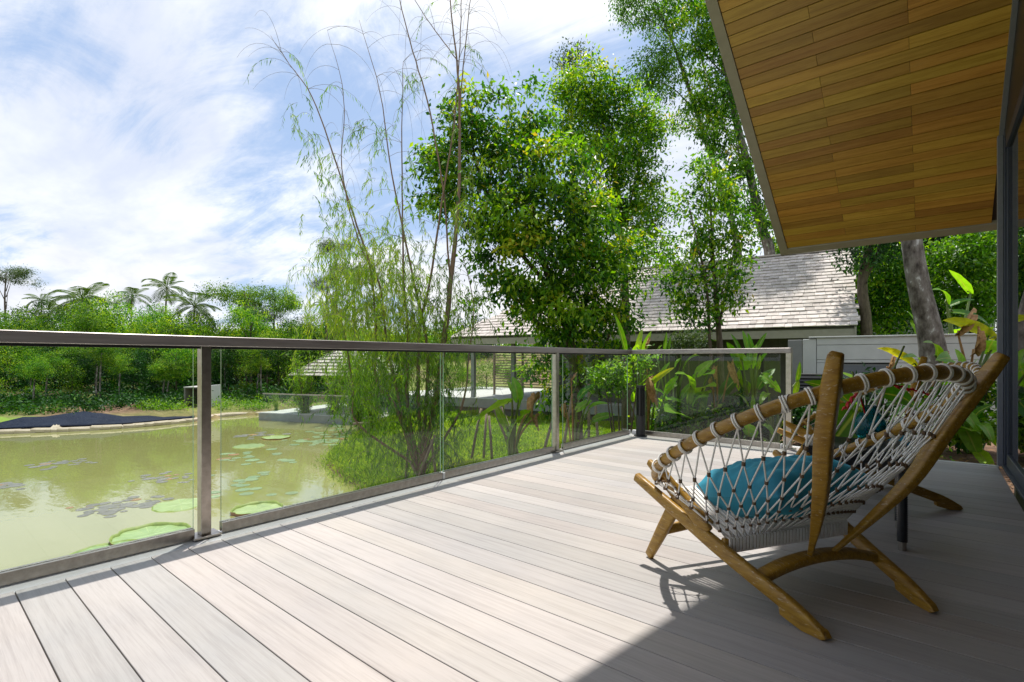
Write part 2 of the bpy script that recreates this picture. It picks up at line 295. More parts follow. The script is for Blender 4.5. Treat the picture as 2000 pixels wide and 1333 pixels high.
MT['smallpad'] = pad_mat('small_lily_pad', (.13, .20, .09), (.19, .27, .13), (.28, .34, .19))
MT['brownpad'] = pad_mat('brown_lily_pad', (.20, .10, .04), (.27, .15, .06), (.30, .20, .10))
MT['greypad'] = pad_mat('wilted_lily_pad', (.11, .11, .09), (.17, .165, .15), (.27, .27, .22))
MT['foam'] = mat_noise('red_petals', [(.3, (.40, .01, .015)), (.7, (.60, .03, .03))], 20, .5)

# ------------------------------------------------------------------ mesh building
def mesh_np(name, verts, faces, mats=(), mi=None, smooth=False, attrs=None):
    """faces: an (n,k) array, or a list of index lists"""
    me = bpy.data.meshes.new(name); v = np.asarray(verts, dtype=np.float32).reshape(-1, 3)
    if isinstance(faces, np.ndarray):
        n, k = faces.shape; loops = faces.astype(np.int32).ravel(); starts = np.arange(0, n*k, k, dtype=np.int32); tot = np.full(n, k, dtype=np.int32)
    else:
        tot = np.array([len(f) for f in faces], dtype=np.int32); loops = np.concatenate([np.asarray(f, dtype=np.int32) for f in faces]) if len(faces) else np.zeros(0, np.int32)
        starts = np.concatenate(([0], np.cumsum(tot)[:-1])).astype(np.int32); n = len(tot)
    me.vertices.add(len(v)); me.vertices.foreach_set('co', v.ravel())
    me.loops.add(len(loops)); me.loops.foreach_set('vertex_index', loops)
    me.polygons.add(n); me.polygons.foreach_set('loop_start', starts); me.polygons.foreach_set('loop_total', tot)
    for m in mats: me.materials.append(m)
    if mi is not None: me.polygons.foreach_set('material_index', np.asarray(mi, dtype=np.int32))
    me.polygons.foreach_set('use_smooth', np.full(n, smooth, dtype=bool))
    for k_, a in (attrs or {}).items():
        at = me.attributes.new(k_, 'FLOAT', 'POINT'); at.data.foreach_set('value', np.asarray(a, dtype=np.float32))
    me.update(calc_edges=True); me.validate(); return me
def obj(name, me, parent=None, loc=(0, 0, 0), rot=(0, 0, 0), scale=(1, 1, 1), **props):
    o = bpy.data.objects.new(name, me); COL.objects.link(o); o.parent = parent
    o.location = loc; o.rotation_euler = rot; o.scale = scale if not isinstance(scale, (int, float)) else (scale,)*3
    for k, v in props.items(): o[k] = v
    return o
def thing(name, label, cat, loc=(0, 0, 0), rotz=0, group=None, me=None):
    o = obj(name, me, None, loc, (0, 0, rotz)); o['label'] = label; o['category'] = cat
    if group: o['group'] = group
    return o
class MB:
    def __init__(s): s.v = []; s.f = []; s.mi = []; s.n = 0; s.tone = []
    def add(s, v, f, mi=0, tone=.5):
        v = np.asarray(v, float).reshape(-1, 3); s.v.append(v)
        for q in f: s.f.append([i+s.n for i in q]); s.mi.append(mi)
        s.tone.append(np.full(len(v), tone)); s.n += len(v)
    def box(s, lo, hi, mi=0, M=None):
        x0, y0, z0 = lo; x1, y1, z1 = hi
        v = np.array([[x0, y0, z0], [x1, y0, z0], [x1, y1, z0], [x0, y1, z0], [x0, y0, z1], [x1, y0, z1], [x1, y1, z1], [x0, y1, z1]], float)
        if M is not None: v = v @ np.array(M.to_3x3()).T + np.array(M.translation)
        s.add(v, [[0, 3, 2, 1], [4, 5, 6, 7], [0, 1, 5, 4], [1, 2, 6, 5], [2, 3, 7, 6], [3, 0, 4, 7]], mi)
    def tube(s, pts, rad, n=8, mi=0, cap=True, tone=.5):
        v, f = tube_geo(pts, rad, n, cap); s.add(v, f, mi, tone)
    def build(s, name, mats, parent=None, smooth=False, loc=(0, 0, 0), rot=(0, 0, 0), bevel=0, tone=False, **props):
        me = mesh_np(name, np.concatenate(s.v), s.f, mats, s.mi, smooth, {'tone': np.concatenate(s.tone)} if tone else None)
        if bevel: bevel_me(me, bevel)
        return obj(name, me, parent, loc, rot, **props)
def bevel_me(me, w, seg=1):
    import bmesh
    bm = bmesh.new(); bm.from_mesh(me); bmesh.ops.bevel(bm, geom=list(bm.edges), offset=w, segments=seg, affect='EDGES', clamp_overlap=True); bm.to_mesh(me); bm.free()
def smooth_path(pts, sub=4):
    P = np.asarray(pts, float)
    if len(P) < 3 or sub < 2: return P
    E = np.vstack([2*P[0]-P[1], P, 2*P[-1]-P[-2]]); out = []
    for i in range(1, len(E)-2):
        p0, p1, p2, p3 = E[i-1:i+3]
        for t in np.linspace(0, 1, sub, endpoint=False):
            out.append(.5*((2*p1)+(-p0+p2)*t+(2*p0-5*p1+4*p2-p3)*t*t+(-p0+3*p1-3*p2+p3)*t**3))
    out.append(P[-1]); return np.array(out)
def frames_for(P, up=(0, 0, 1)):
    T = np.gradient(P, axis=0); T /= np.linalg.norm(T, axis=1)[:, None]+1e-12
    up = np.asarray(up, float); A = np.cross(T, up); n = np.linalg.norm(A, axis=1)
    bad = n < 1e-3; A[bad] = np.cross(T[bad], (1, .01, 0)); A /= np.linalg.norm(A, axis=1)[:, None]
    for i in range(1, len(A)):
        if A[i] @ A[i-1] < 0: A[i] = -A[i]
    return T, A, np.cross(A, T)
def tube_geo(pts, rad, n=8, cap=True):
    P = np.asarray(pts, float); k = len(P); r = np.interp(np.linspace(0, 1, k), np.linspace(0, 1, len(rad)), rad) if np.ndim(rad) else np.full(k, rad)
    T, A, B = frames_for(P, (0, 0, 1) if abs((P[-1]-P[0])[2]) < .9*np.linalg.norm(P[-1]-P[0]) else (.3, 1, 0))
    th = np.linspace(0, 2*np.pi, n, endpoint=False)
    V = (P[:, None]+r[:, None, None]*(np.cos(th)[None, :, None]*A[:, None]+np.sin(th)[None, :, None]*B[:, None])).reshape(-1, 3)
    F = [[i*n+j, i*n+(j+1) % n, (i+1)*n+(j+1) % n, (i+1)*n+j] for i in range(k-1) for j in range(n)]
    if cap: F += [list(range(n))[::-1], [(k-1)*n+j for j in range(n)]]
    return V, F
def sweep_geo(pts, w, h, up=(0, 0, 1), n=14, e=.55):
    """rounded rectangular bar: w across (sideways), h along 'up'"""
    P = np.asarray(pts, float); k = len(P); t = np.linspace(0, 1, k)
    w = np.interp(t, np.linspace(0, 1, len(w)), w) if np.ndim(w) else np.full(k, w); h = np.interp(t, np.linspace(0, 1, len(h)), h) if np.ndim(h) else np.full(k, h)
    T, A, B = frames_for(P, up); th = np.linspace(0, 2*np.pi, n, endpoint=False)+.001
    c = np.sign(np.cos(th))*abs(np.cos(th))**e; s = np.sign(np.sin(th))*abs(np.sin(th))**e
    V = (P[:, None]+.5*w[:, None, None]*c[None, :, None]*A[:, None]+.5*h[:, None, None]*s[None, :, None]*B[:, None])
    for i, q in ((0, -1), (k-1, 1)): pass
    # small rounded ends
    c0 = P[0]-T[0]*.004; c1 = P[-1]+T[-1]*.004
    V = np.concatenate([c0+(V[:1]-P[0])*.82, V, c1+(V[-1:]-P[-1])*.82]).reshape(-1, 3); k += 2
    F = [[i*n+j, i*n+(j+1) % n, (i+1)*n+(j+1) % n, (i+1)*n+j] for i in range(k-1) for j in range(n)]
    F += [list(range(n))[::-1], [(k-1)*n+j for j in range(n)]]
    return V, F
_box = {}
def box_me(name, sx, sy, sz, mat, bevel=0.0):
    key = (round(sx, 4), round(sy, 4), round(sz, 4), mat.name, bevel)
    if key not in _box:
        b = MB(); b.box((-sx/2, -sy/2, -sz/2), (sx/2, sy/2, sz/2)); me = mesh_np(name, np.concatenate(b.v), b.f, [mat])
        if bevel: bevel_me(me, bevel)
        _box[key] = me
    return _box[key]
def box_obj(name, lo, hi, mat, parent=None, bevel=0.0, **props):
    lo = np.array(lo, float); hi = np.array(hi, float); s = hi-lo
    return obj(name, box_me(name, *s, mat, bevel), parent, tuple((lo+hi)/2), **props)

def leaf_cloud(P, D, Nn, L, Wd, tone, fold=.18):
    """one folded leaf (two triangles) per row"""
    n = len(P); D = D/np.linalg.norm(D, axis=1)[:, None]; S = np.cross(D, Nn); S /= np.linalg.norm(S, axis=1)[:, None]+1e-9; U = np.cross(S, D)
    L = np.broadcast_to(L, n)[:, None]; Wd = np.broadcast_to(Wd, n)[:, None]
    mid = P+D*L*.45
    V = np.stack([P, mid+S*Wd*.5+U*Wd*fold, P+D*L, mid-S*Wd*.5+U*Wd*fold], 1).reshape(-1, 3)
    b = np.arange(n)[:, None]*4; F = np.concatenate([b+[[0, 1, 2]], b+[[0, 2, 3]]]).astype(np.int32)
    return V, F, np.repeat(tone, 4)
def unit(n):
    v = rng.normal(size=(n, 3)); return v/np.linalg.norm(v, axis=1)[:, None]
def crown_mesh(name, blobs, n, L, aspect, mat, clump=.16, per=26, droop=.35, flat=.8, young=.0, lo=.15, hi=.85):
    """leaves gathered in sprays through the outer half of every blob; gaps stay between the sprays"""
    B = np.asarray(blobs, float); vol = B[:, 3]**2; k = max(4, n//per); pick = rng.choice(len(B), k, p=vol/vol.sum())
    d = unit(k); rr = B[pick, 3]*(rng.uniform(.35, 1, k)**.5)*rng.uniform(.80, 1.20, k)
    C = B[pick, :3]+d*rr[:, None]*np.array([1, 1, flat]); ctone = rng.uniform(lo, hi, k)
    cs = clump*rng.uniform(.6, 1.5, k)
    idx = np.repeat(np.arange(k), per); m = len(idx)
    off = rng.normal(size=(m, 3))*cs[idx][:, None]*np.array([1, 1, .6]); P = C[idx]+off
    D = unit(m)*.7+d[idx]*.35; D[:, 2] -= droop
    Nn = unit(m)*.65; Nn[:, 2] += .9
    tone = np.clip(ctone[idx]+rng.normal(size=m)*.12, 0, .9)
    if young:
        zt = (C[:, 2]-B[pick, 2])/B[pick, 3]; y = (rng.random(k) < young) & (zt > .15); tone = np.where(y[idx], rng.uniform(.82, 1, m), tone)
    V, F, T = leaf_cloud(P, D, Nn, L*rng.uniform(.45, 1.35, m), L*aspect*rng.uniform(.6, 1.25, m), tone)
    return mesh_np(name, V, F, [mat], attrs={'tone': T})
def limb_mesh(name, paths, mat, n=8):
    b = MB()
    for p, r in paths: b.tube(smooth_path(p, 4), r, n)
    return mesh_np(name, np.concatenate(b.v), b.f, [mat], b.mi, True)
def shift_mesh(me, o):
    co = np.empty(len(me.vertices)*3, np.float32); me.vertices.foreach_get('co', co); co = co.reshape(-1, 3)-np.asarray(o, np.float32); me.vertices.foreach_set('co', co.ravel()); me.update()
def tree_thing(name, label, cat, base, trunk_paths, crown_me, trunk_mat, group=None, crown_name='crown', n=8):
    t = thing(name, label, cat, tuple(base), 0, group)
    tm = limb_mesh('trunk', trunk_paths, trunk_mat, n); shift_mesh(tm, base); obj('trunk', tm, t)
    if crown_me is not None: shift_mesh(crown_me, base); obj(crown_name, crown_me, t)
    return t
def copy_tree(o, parent=None):
    c = o.copy(); COL.objects.link(c); c.parent = parent
    for ch in list(o.children): copy_tree(ch, c)
    return c

# ================================================================== THE SETTING
WATER = -1.6
def gp(px, py): return tuple(G(px, py, WATER)[:2])
FARBANK = [(-46, -24), (-36, -12), (-29, -3.5), gp(0, 848), gp(230, 838), gp(380, 824), gp(440, 814), gp(600, 806), gp(690, 804)]
NEARSIDE = [(-19.2, 16.4), (-17.5, 14.6), gp(727, 827), gp(686, 866), gp(645, 896), gp(645, 911), gp(675, 934), gp(697, 945), (-8.3, 5.75), (-7.0, 5.1), (-5.2, 4.5), (-3.6, 4.0), (-2.2, 2.6), (-1.6, -4), (-1.6, -30), (-40, -34)]
POND = np.array(FARBANK+NEARSIDE)
def pond_sd(X, Y):
    """distance to the shore, negative over the water"""
    P = np.stack([np.ravel(X), np.ravel(Y)], 1); best = np.full(len(P), 1e9); inside = np.zeros(len(P), bool); n = len(POND)
    for i in range(n):
        a, b = POND[i], POND[(i+1) % n]; ab = b-a; t = np.clip(((P-a) @ ab)/(ab @ ab), 0, 1); d = np.hypot(*(P-a-t[:, None]*ab).T); best = np.minimum(best, d)
        c = ((a[1] > P[:, 1]) != (b[1] > P[:, 1])); x = a[0]+(P[:, 1]-a[1])*ab[0]/(ab[1] if ab[1] else 1e-9); inside ^= c & (P[:, 0] < x)
    return np.where(inside, -best, best).reshape(np.shape(X))
def sstep(x, a, b): t = np.clip((x-a)/(b-a), 0, 1); return t*t*(3-2*t)
def terrain(X, Y):
    X = np.asarray(X, float); Y = np.asarray(Y, float); d = pond_sd(X, Y)
    far = sstep(-(X-(-20)) + (Y-10)*.9, -3, 3)*1.0                                   # the wooded bank across the water
    near_h = WATER+.10+.40*sstep(d, 0, 1.6)+.08*sstep(d, 1.5, 5)
    garden = sstep(X, -3.6, -1.5)*sstep(Y, 5.2, 6.2); near_h = near_h*(1-garden)+(-.30)*garden
    near_h = np.maximum(near_h, near_h+.035*np.maximum(Y-19, 0))
    far_h = WATER+.12+.22*sstep(d, .3, 1.6)+.045*np.clip(d-1.6, 0, 6)+.13*np.maximum(d-7.6, 0)
    far_h = np.minimum(far_h, 2.2)
    h = near_h*(1-far)+far_h*far
    h = h+.05*np.sin(X*1.7+Y*.9)*np.cos(Y*1.3-X*.6)*sstep(d, .5, 3)*(1-garden*.7)
    return np.where(d < 0, WATER+np.maximum(d*.7, -1.6)+.05, h)
def tz(x, y): return float(terrain(np.array([x]), np.array([y]))[0])
def build_ground():
    s = np.linspace(-1, 1, 261); w = 26*s+900*np.sign(s)*np.abs(s)**6
    X, Y = np.meshgrid(w-9, w+9, indexing='ij'); Z = terrain(X, Y)
    under = (X > -3.2) & (X < .6) & (Y < 6.3); Z = np.where(under, np.minimum(Z, -.5), Z); inn = (X >= .3) & (Y < 6.6) & (Y > -8); Z = np.where(inn, -.5, Z)
    n = len(w); i = np.arange(n-1)[:, None]*n+np.arange(n-1)[None]; F = np.stack([i, i+n, i+n+1, i+1], -1).reshape(-1, 4)
    d = pond_sd(X, Y); far = (-(X+20)+(Y-10)*.9 > 0)
    patch = np.clip(.5+.8*np.sin(X*.55+1)*np.sin(Y*.6+X*.3), 0, 1)
    gr = np.where(far, patch*.55, sstep(d, .35, 1.2)); gr = np.where((X > -3.0) & (Y > 5.5) & (Y < 12), .0, gr)
    me = mesh_np('ground', np.stack([X, Y, Z], -1).reshape(-1, 3), F, [MT['ground']], smooth=True, attrs={'grassy': gr.ravel()})
    obj('ground', me, kind='structure', label='earth and lawn around the pond')
build_ground()
wm = MB(); wm.box((-52, -38, -3.6), (-1.0, 20, WATER)); wm.build('pond_water', [MT['water']], kind='structure', label='murky olive green pond')

# ------------------------------------------------------------------ deck of composite boards
DX0, DX1, DY1 = -2.97, .44, 6.36
deck = obj('deck', None, kind='structure', label='raised terrace of grey-beige composite boards')
pitch = .1605; y = .315-pitch*14
plank = None
while y < DY1-.02:
    y1 = min(y+pitch, DY1)-.0042
    if plank is None or y1-y < pitch-.01:
        b = MB(); b.box((DX0, 0, -.024), (DX1, y1-y, 0)); me = mesh_np('plank', np.concatenate(b.v), b.f, [MT['deck']]); bevel_me(me, .0012)
        if plank is None: plank = me
    else: me = plank
    obj('plank', me, deck, (0, y, 0)); y += pitch
b = MB()
for xj in np.linspace(DX0+.12, DX1-.1, 8): b.box((xj-.03, -2, -.14), (xj+.03, DY1-.05, -.026))
b.build('joist', [MT['siding_dark']], deck)
box_obj('edge_strip', (-3.16, -2.0, -.16), (-2.975, DY1+.06, -.006), MT['alu'], deck, .002)
box_obj('edge_strip', (-2.974, DY1+.002, -.16), (.45, DY1+.06, .004), MT['alu'], deck, .002)
box_obj('edge_beam', (-3.14, -2.0, -.42), (-3.02, DY1, -.165), MT['fascia'], deck)
box_obj('edge_beam', (-3.0, DY1-.10, -.42), (.45, DY1+.02, -.165), MT['fascia'], deck)
b = MB()
for yy in (-.8, 1.8, 4.4, 6.2): b.box((-3.0, yy-.1, -2.6), (-2.8, yy+.1, -.17))
b.build('pile', [MT['concrete_dark']], deck)

# ------------------------------------------------------------------ glass balustrade
RX, RY = -3.10, 6.17
bal = thing('glass_balustrade', 'steel and clear glass railing running along the pond edge and back corner of the deck', 'railing', (RX, 2, 0))
def rel(lo, hi): o = np.array([RX, 2, 0]); return np.array(lo)-o, np.array(hi)-o
def bbox(name, lo, hi, mat, bevel=.0): a, c = rel(lo, hi); return box_obj(name, a, c, mat, bal, bevel)
bbox('top_rail', (RX-.045, -2.0, 1.043), (RX+.045, RY+.045, 1.098), MT['steel_rail'], .003)
bbox('top_rail', (RX+.0455, RY-.045, 1.043), (-1.185, RY+.045, 1.098), MT['steel_rail'], .003)
bbox('top_rail_trim', (RX-.012, -2.0, 1.030), (RX+.012, RY-.06, 1.0425), MT['blackmetal'])
def post(lo, hi, plate):
    bbox('post', lo, hi, MT['steel'], .002)
    bbox('base_plate', plate[0], plate[1], MT['steel'], .002)
for y0 in (-.62, 1.055, 4.44): post((RX-.03, y0, .012), (RX+.03, y0+.05, 1.0425), ((RX-.06, y0-.045, 0), (RX+.06, y0+.095, .0118)))
post((-1.24, RY-.03, .012), (-1.186, RY+.03, 1.0425), ((-1.275, RY-.06, 0.001), (-1.15, RY+.06, .0118)))
def pane(y0, y1, axis='y'):
    t = .006
    if axis == 'y': lo, hi = (RX-t, y0, .022), (RX+t, y1, 1.029)
    else: lo, hi = (y0, RY-t, .022), (y1, RY+t, 1.029)
    a, c = rel(lo, hi); b = MB(); b.box(a, c); me = mesh_np('glass_pane', np.concatenate(b.v), b.f, [MT['pane'], MT['glassedge']])
    big = (3, 5) if axis == 'y' else (2, 4)
    for p in me.polygons: p.material_index = 0 if p.index in big else 1
    obj('glass_pane', me, bal)
    if axis == 'y':
        for s in (-1, 1): bbox('channel', (RX+s*.016-.008, y0, .000), (RX+s*.016+.008, y1, .055), MT['steel'], .0015)
    else:
        for s in (-1, 1): bbox('channel', (y0, RY+s*.016-.008, .0), (y1, RY+s*.016+.008, .055), MT['steel'], .0015)
for a, c in ((-2.0, -.72), (-.50, 1.025), (1.165, 2.825), (2.855, 4.40), (4.60, RY-.06)): pane(a, c)
pane(-2.985, -1.30, 'x')
for yy in (2.84, RY-.04): bbox('bracket', (RX-.03, yy-.012, -.002), (RX+.03, yy+.012, .05), MT['bracket'], .002)
bbox('bracket', (-3.05, RY-.03, -.002), (-2.995, RY+.03, .05), MT['bracket'], .002); bbox('bracket', (-1.295, RY-.03, 0), (-1.278, RY+.03, .05), MT['bracket'], .002)

# ------------------------------------------------------------------ the house on the right: wood-lined roof and sliding glass door
RIDGE_Y, EAVE_Y, PX0 = 4.05, 7.54, -1.58
PITCH = .62
def sof(Y): return 3.02+PITCH*(6.5-Y) if Y >= RIDGE_Y else 3.02+PITCH*(6.5-RIDGE_Y)-.58*(RIDGE_Y-Y)
villa = thing('house', 'house with a timber-lined overhanging roof and sliding glass door beside the deck', 'house', (.46, 3, 0))
VO = np.array([.46, 3, 0])
def vbox(name, lo, hi, mat, bevel=0, parent=None): return box_obj(name, np.array(lo)-VO, np.array(hi)-VO, mat, parent or villa, bevel)
def sloped(name, x0, x1, y0, y1, t0, t1, mat, parent):
    """slab between underside offsets t0..t1 above the soffit plane"""
    b = MB(); z0, z1 = sof(y0), sof(y1)
    v = np.array([[x0, y0, z0+t0], [x1, y0, z0+t0], [x1, y1, z1+t0], [x0, y1, z1+t0], [x0, y0, z0+t1], [x1, y0, z0+t1], [x1, y1, z1+t1], [x0, y1, z1+t1]])-VO
    b.add(v, [[0, 3, 2, 1], [4, 5, 6, 7], [0, 1, 5, 4], [1, 2, 6, 5], [2, 3, 7, 6], [3, 0, 4, 7]]); return b.build(name, [mat], parent)
roofp = sloped('roof', PX0+.02, 7.0, RIDGE_Y, EAVE_Y-.02, .03, .26, MT['soffit_back'], villa)
sloped('roof_slope', PX0+.02, 7.0, -.6, RIDGE_Y-.001, .03, .26, MT['soffit_back'], villa)
sloped('barge_board', PX0, PX0+.095, RIDGE_Y, EAVE_Y, -.012, .30, MT['fascia'], villa)
sloped('barge_board', PX0, PX0+.095, -.6, RIDGE_Y-.001, -.012, .30, MT['fascia'], villa)
sloped('eave_board', PX0+.096, 7.0, EAVE_Y-.085, EAVE_Y, -.012, .30, MT['fascia'], villa)
k = 0; y = EAVE_Y-.088; xa, xb, xe = -.83, -.165, .47
while y > RIDGE_Y+.05:
    y0 = y-.0935
    cuts = [PX0+.098, xa, xe] if k % 2 else [PX0+.098, xb, xe]
    if k % 5 == 3: cuts = [PX0+.098, xa, xb, xe]
    for q in range(len(cuts)-1):
        x0, x1 = cuts[q]+.0012, cuts[q+1]-.0012; zc = sof((y+y0)/2)
        L_ = math.hypot(.0935, .0935*PITCH)-.003
        o = obj('plank', box_me('plank', x1-x0, L_, .014, MT['soffit'], .0012), roofp, tuple(np.array([(x0+x1)/2, (y+y0)/2, zc+.007+random.uniform(-.001, .001)])-VO), (-math.atan(PITCH), 0, 0))
    y -= .0963; k += 1
sloped('ceiling_lining', PX0+.098, .47, -.6, RIDGE_Y-.002, 0, .02, MT['soffit'], villa)
# wall plane with the sliding door
vbox('door_frame', (.445, 6.42, 0), (.485, 6.50, 3.02), MT['frame_light'], .003)
vbox('door_jamb', (.486, 6.36, 0), (.56, 6.50, 3.6), MT['frame'], .003)
vbox('door_jamb', (.50, 6.30, .0), (.545, 6.355, 2.86), MT['frame'], .003)
vbox('door_head', (.49, -3.5, 2.86), (.56, 6.30, 2.95), MT['frame'], .003)
vbox('door_track', (.47, -3.5, 0.0), (.60, 6.355, .022), MT['frame'], .003)
vbox('door_bottom_rail', (.495, -3.5, .023), (.545, 6.299, .13), MT['frame'], .004)
dg = vbox('door_glass', (.512, -3.5, .131), (.524, 6.299, 2.859), MT['doorglass'])
b = MB()   # dark gable wall over the door, under the roof
def zz(Y): return sof(Y)+.02
ys = [-.55, 1, RIDGE_Y, 5.5, 6.5]
v = []; f = []
for i_, Y in enumerate(ys): v += [[.49, Y, 2.951], [.49, Y, max(zz(Y), 2.96)], [.62, Y, 2.951], [.62, Y, max(zz(Y), 2.96)]]
for i_ in range(len(ys)-1):
    a = i_*4; f += [[a, a+4, a+5, a+1], [a+2, a+3, a+7, a+6], [a, a+2, a+6, a+4], [a+1, a+5, a+7, a+3]]
f += [[0, 1, 3, 2], [16, 18, 19, 17]]
b.add(np.array(v)-VO, f); b.build('gable_wall', [MT['blackmetal']], villa)
sloped('wall_trim', .455, .488, RIDGE_Y, 6.42, -.055, .0, MT['frame_light'], villa)
vbox('end_wall', (.561, 6.36, -.5), (7, 6.50, 2.5), MT['siding']); vbox('end_wall', (.561, 6.37, 2.501), (7, 6.49, 3.0), MT['siding'])
vbox('back_wall', (5.5, -4, 0), (5.6, 6.35, 4.4), MT['interior']); vbox('interior_floor', (.61, -4, -.05), (5.49, 6.355, .0), MT['concrete'])
vbox('side_wall', (.61, -4.2, 0), (5.49, -4.01, 3.0), MT['interior'])

# ------------------------------------------------------------------ neighbouring house with the shingled roof
P0 = W(1670, 637, 12.0); U_ = np.array([-.9903, -.1392, 0]); N_ = np.array([-.1392, .9903, 0]); ZE = P0[2]
def H(t, s, z): return np.array([P0[0], P0[1], 0])+U_*t+N_*s+np.array([0, 0, z])
TH = math.atan(.70); RUN = 3.46
hro = math.atan2(-U_[1], -U_[0])     # local x = -U_ ... used for boxes
neigh = thing('shingled_house', 'low house with a weathered wood-shingle roof behind the trees at the end of the lawn', 'house', tuple(H(0, 0, 0)))
NO = H(0, 0, 0)
def hgeo(name, t0, t1, s0, s1, z0, z1, mat, parent=None, bevel=0):
    o = obj(name, box_me(name, t1-t0, s1-s0, z1-z0, mat, bevel), parent or neigh, tuple(H((t0+t1)/2, (s0+s1)/2, (z0+z1)/2)-NO), (0, 0, math.atan2(-U_[1], -U_[0]))); return o
LT = 12.1
def quad_slab(name, pts, th, mat, parent):
    p = np.array(pts); n = np.cross(p[1]-p[0], p[2]-p[0]); n /= np.linalg.norm(n); n = n if n[2] > 0 else -n
    b = MB(); m = len(p); b.add(np.concatenate([p-n*th, p])-NO, [list(range(m))[::-1], [m+i for i in range(m)]]+[[i, (i+1) % m, m+(i+1) % m, m+i] for i in range(m)]); return b.build(name, [mat], parent)
ZR = ZE+RUN*.70
front = quad_slab('roof', [H(0, 0, ZE-.03), H(LT, 0, ZE-.03), H(LT-RUN, RUN, ZR-.03), H(0, RUN, ZR-.03)], .10, MT['siding_dark'], neigh)
quad_slab('roof_slope', [H(0, 2*RUN, ZE), H(LT, 2*RUN, ZE), H(LT-RUN, RUN+.02, ZR-.02), H(0, RUN+.02, ZR-.02)], .12, MT['shingle_mass'], neigh)
quad_slab('roof_hip', [H(LT, .02, ZE), H(LT, 2*RUN-.02, ZE), H(LT-RUN+.02, RUN, ZR-.02)], .12, MT['shingle_mass'], neigh)
courses = 22; sl = math.hypot(RUN, RUN*.7)/courses; mass = MB(); cnt = 0
shing = [box_me('shingle%d' % i, w, sl*1.35, .026, MT['shingle'], .003) for i, w in enumerate((.16, .20, .235, .27))]
for c in range(courses):
    s0 = (c+.5)/courses*RUN; tmax = LT-s0; t = -.02+random.uniform(-.1, 0)
    while t < tmax:
        i = random.randrange(4); w = (.16, .20, .235, .27)[i]; tt = t+w/2
        if tt > tmax: break
        zc = ZE+s0*.70+.02+.006+random.uniform(-.004, .006); pos = H(tt, s0+random.uniform(-.008, .008), zc)
        tilt = TH-math.atan(.026/sl)*.85
        M_ = Matrix.Translation(Vector(pos-NO)) @ Matrix.Rotation(math.atan2(-U_[1], -U_[0]), 4, 'Z') @ Matrix.Rotation(tilt, 4, 'X') @ Matrix.Rotation(random.uniform(-.012, .012), 4, 'Z')
        if tt > -.1 and tt < (2.75 if c % 2 else 2.9) and cnt < 298:
            o = obj('shingle', shing[i], front); o.matrix_local = M_; cnt += 1
        else: mass.box((-w/2+.003, -sl*.675, -.013), (w/2-.003, sl*.675, .013), 0, M_)
        t += w+.003
ms = mass.build('shingle_courses', [MT['shingle_mass']], front); ms['kind'] = 'stuff'
hgeo('ridge_cap', -.05, LT-RUN, RUN-.09, RUN+.09, ZR+.02, ZR+.07, MT['shingle_mass'])
hgeo('fascia', -.03, LT, .02, .07, ZE-.26, ZE-.06, MT['fascia']); hgeo('eave_soffit', -.0, LT, .08, 1.6, ZE-.12, ZE-.09, MT['siding_dark'])
quad_slab('barge_board', [H(-.03, .0, ZE-.02), H(-.03, RUN, ZR-.02), H(-.03, RUN, ZR-.22), H(-.03, 0, ZE-.22)], .04, MT['fascia'], neigh)
FL = -.45
for i in range(28):
    t0 = .25+i*.24
    hgeo('wall_board', t0, t0+.235, 1.6, 1.64, FL, ZE+.9, MT['siding_dark'])
hgeo('wall', .24, 6.97, 1.66, 5.2, FL, ZE+.6, MT['siding_dark'])
quad_slab('gable_wall', [H(.3, 1.7, FL), H(.3, 5.2, FL), H(.3, 5.2, ZE+.9), H(.3, RUN, ZR-.3), H(.3, 1.7, ZE+.9)], .06, MT['siding'], neigh)
hgeo('platform', -.3, 16.5, .9, 7.5, FL-.12, FL, MT['concrete']); hgeo('platform_edge', -.3, 16.5, .86, .899, FL-.34, FL-.01, MT['siding']); hgeo('plinth', -.2, 16.3, 1.1, 7.3, -1.5, FL-.125, MT['concrete_dark'])
for t in (7.3, 8.0, 10.2, 12.0): hgeo('column', t, t+.14, 1.3, 1.44, FL, ZE, MT['siding'])
hgeo('glass_door', 7.15, 7.2, 1.9, 4.8, FL, ZE, MT['doorglass']); hgeo('back_wall', 7.2, 10.4, 5.3, 5.4, FL, ZE+.6, MT['siding_dark'])
for i in range(14): hgeo('slat', 9.4, 12.2, 2.9, 2.94, FL+.32+i*.105, FL+.355+i*.105, MT['stake'])
for t in (9.4, 10.8, 12.15): hgeo('slat_post', t, t+.07, 2.95, 3.02, FL, FL+1.85, MT['stake'])

# white boundary wall of horizontal boards
bw0 = W(1582, 700, 10.5); bw0[2] = 0
wallt = thing('boundary_wall', 'white garden wall of wide horizontal boards behind the big tree trunk', 'wall', tuple(bw0))
ang = math.atan2(-U_[1], -U_[0])
ztop = EYE+42/FPX*10.5
def fb(name, x0, x1, y0, y1, z0, z1, mat, bv=0): return obj(name, box_me(name, x1-x0, y1-y0, z1-z0, mat, bv), wallt, tuple((np.array([math.cos(ang), math.sin(ang), 0])*(x0+x1)/2+np.array([-math.sin(ang), math.cos(ang), 0])*(y0+y1)/2+np.array([0, 0, (z0+z1)/2]))), (0, 0, ang))
z = ztop; hs = [.15, .30, .06, .42, .30, .30, .30]
for h_ in hs: fb('board', .12, 4.6, 0, .05, z-h_+.008, z, MT['fencewhite'], .004); fb('board', 4.62, 9.0, 0, .05, z-h_+.008, z, MT['fencewhite'], .004); z -= h_
fb('backing', .0, 9.0, .055, .10, z, ztop-.01, MT['siding']); fb('cap', -.02, 9.02, -.03, .13, ztop+.001, ztop+.03, MT['fencewhite'], .004)
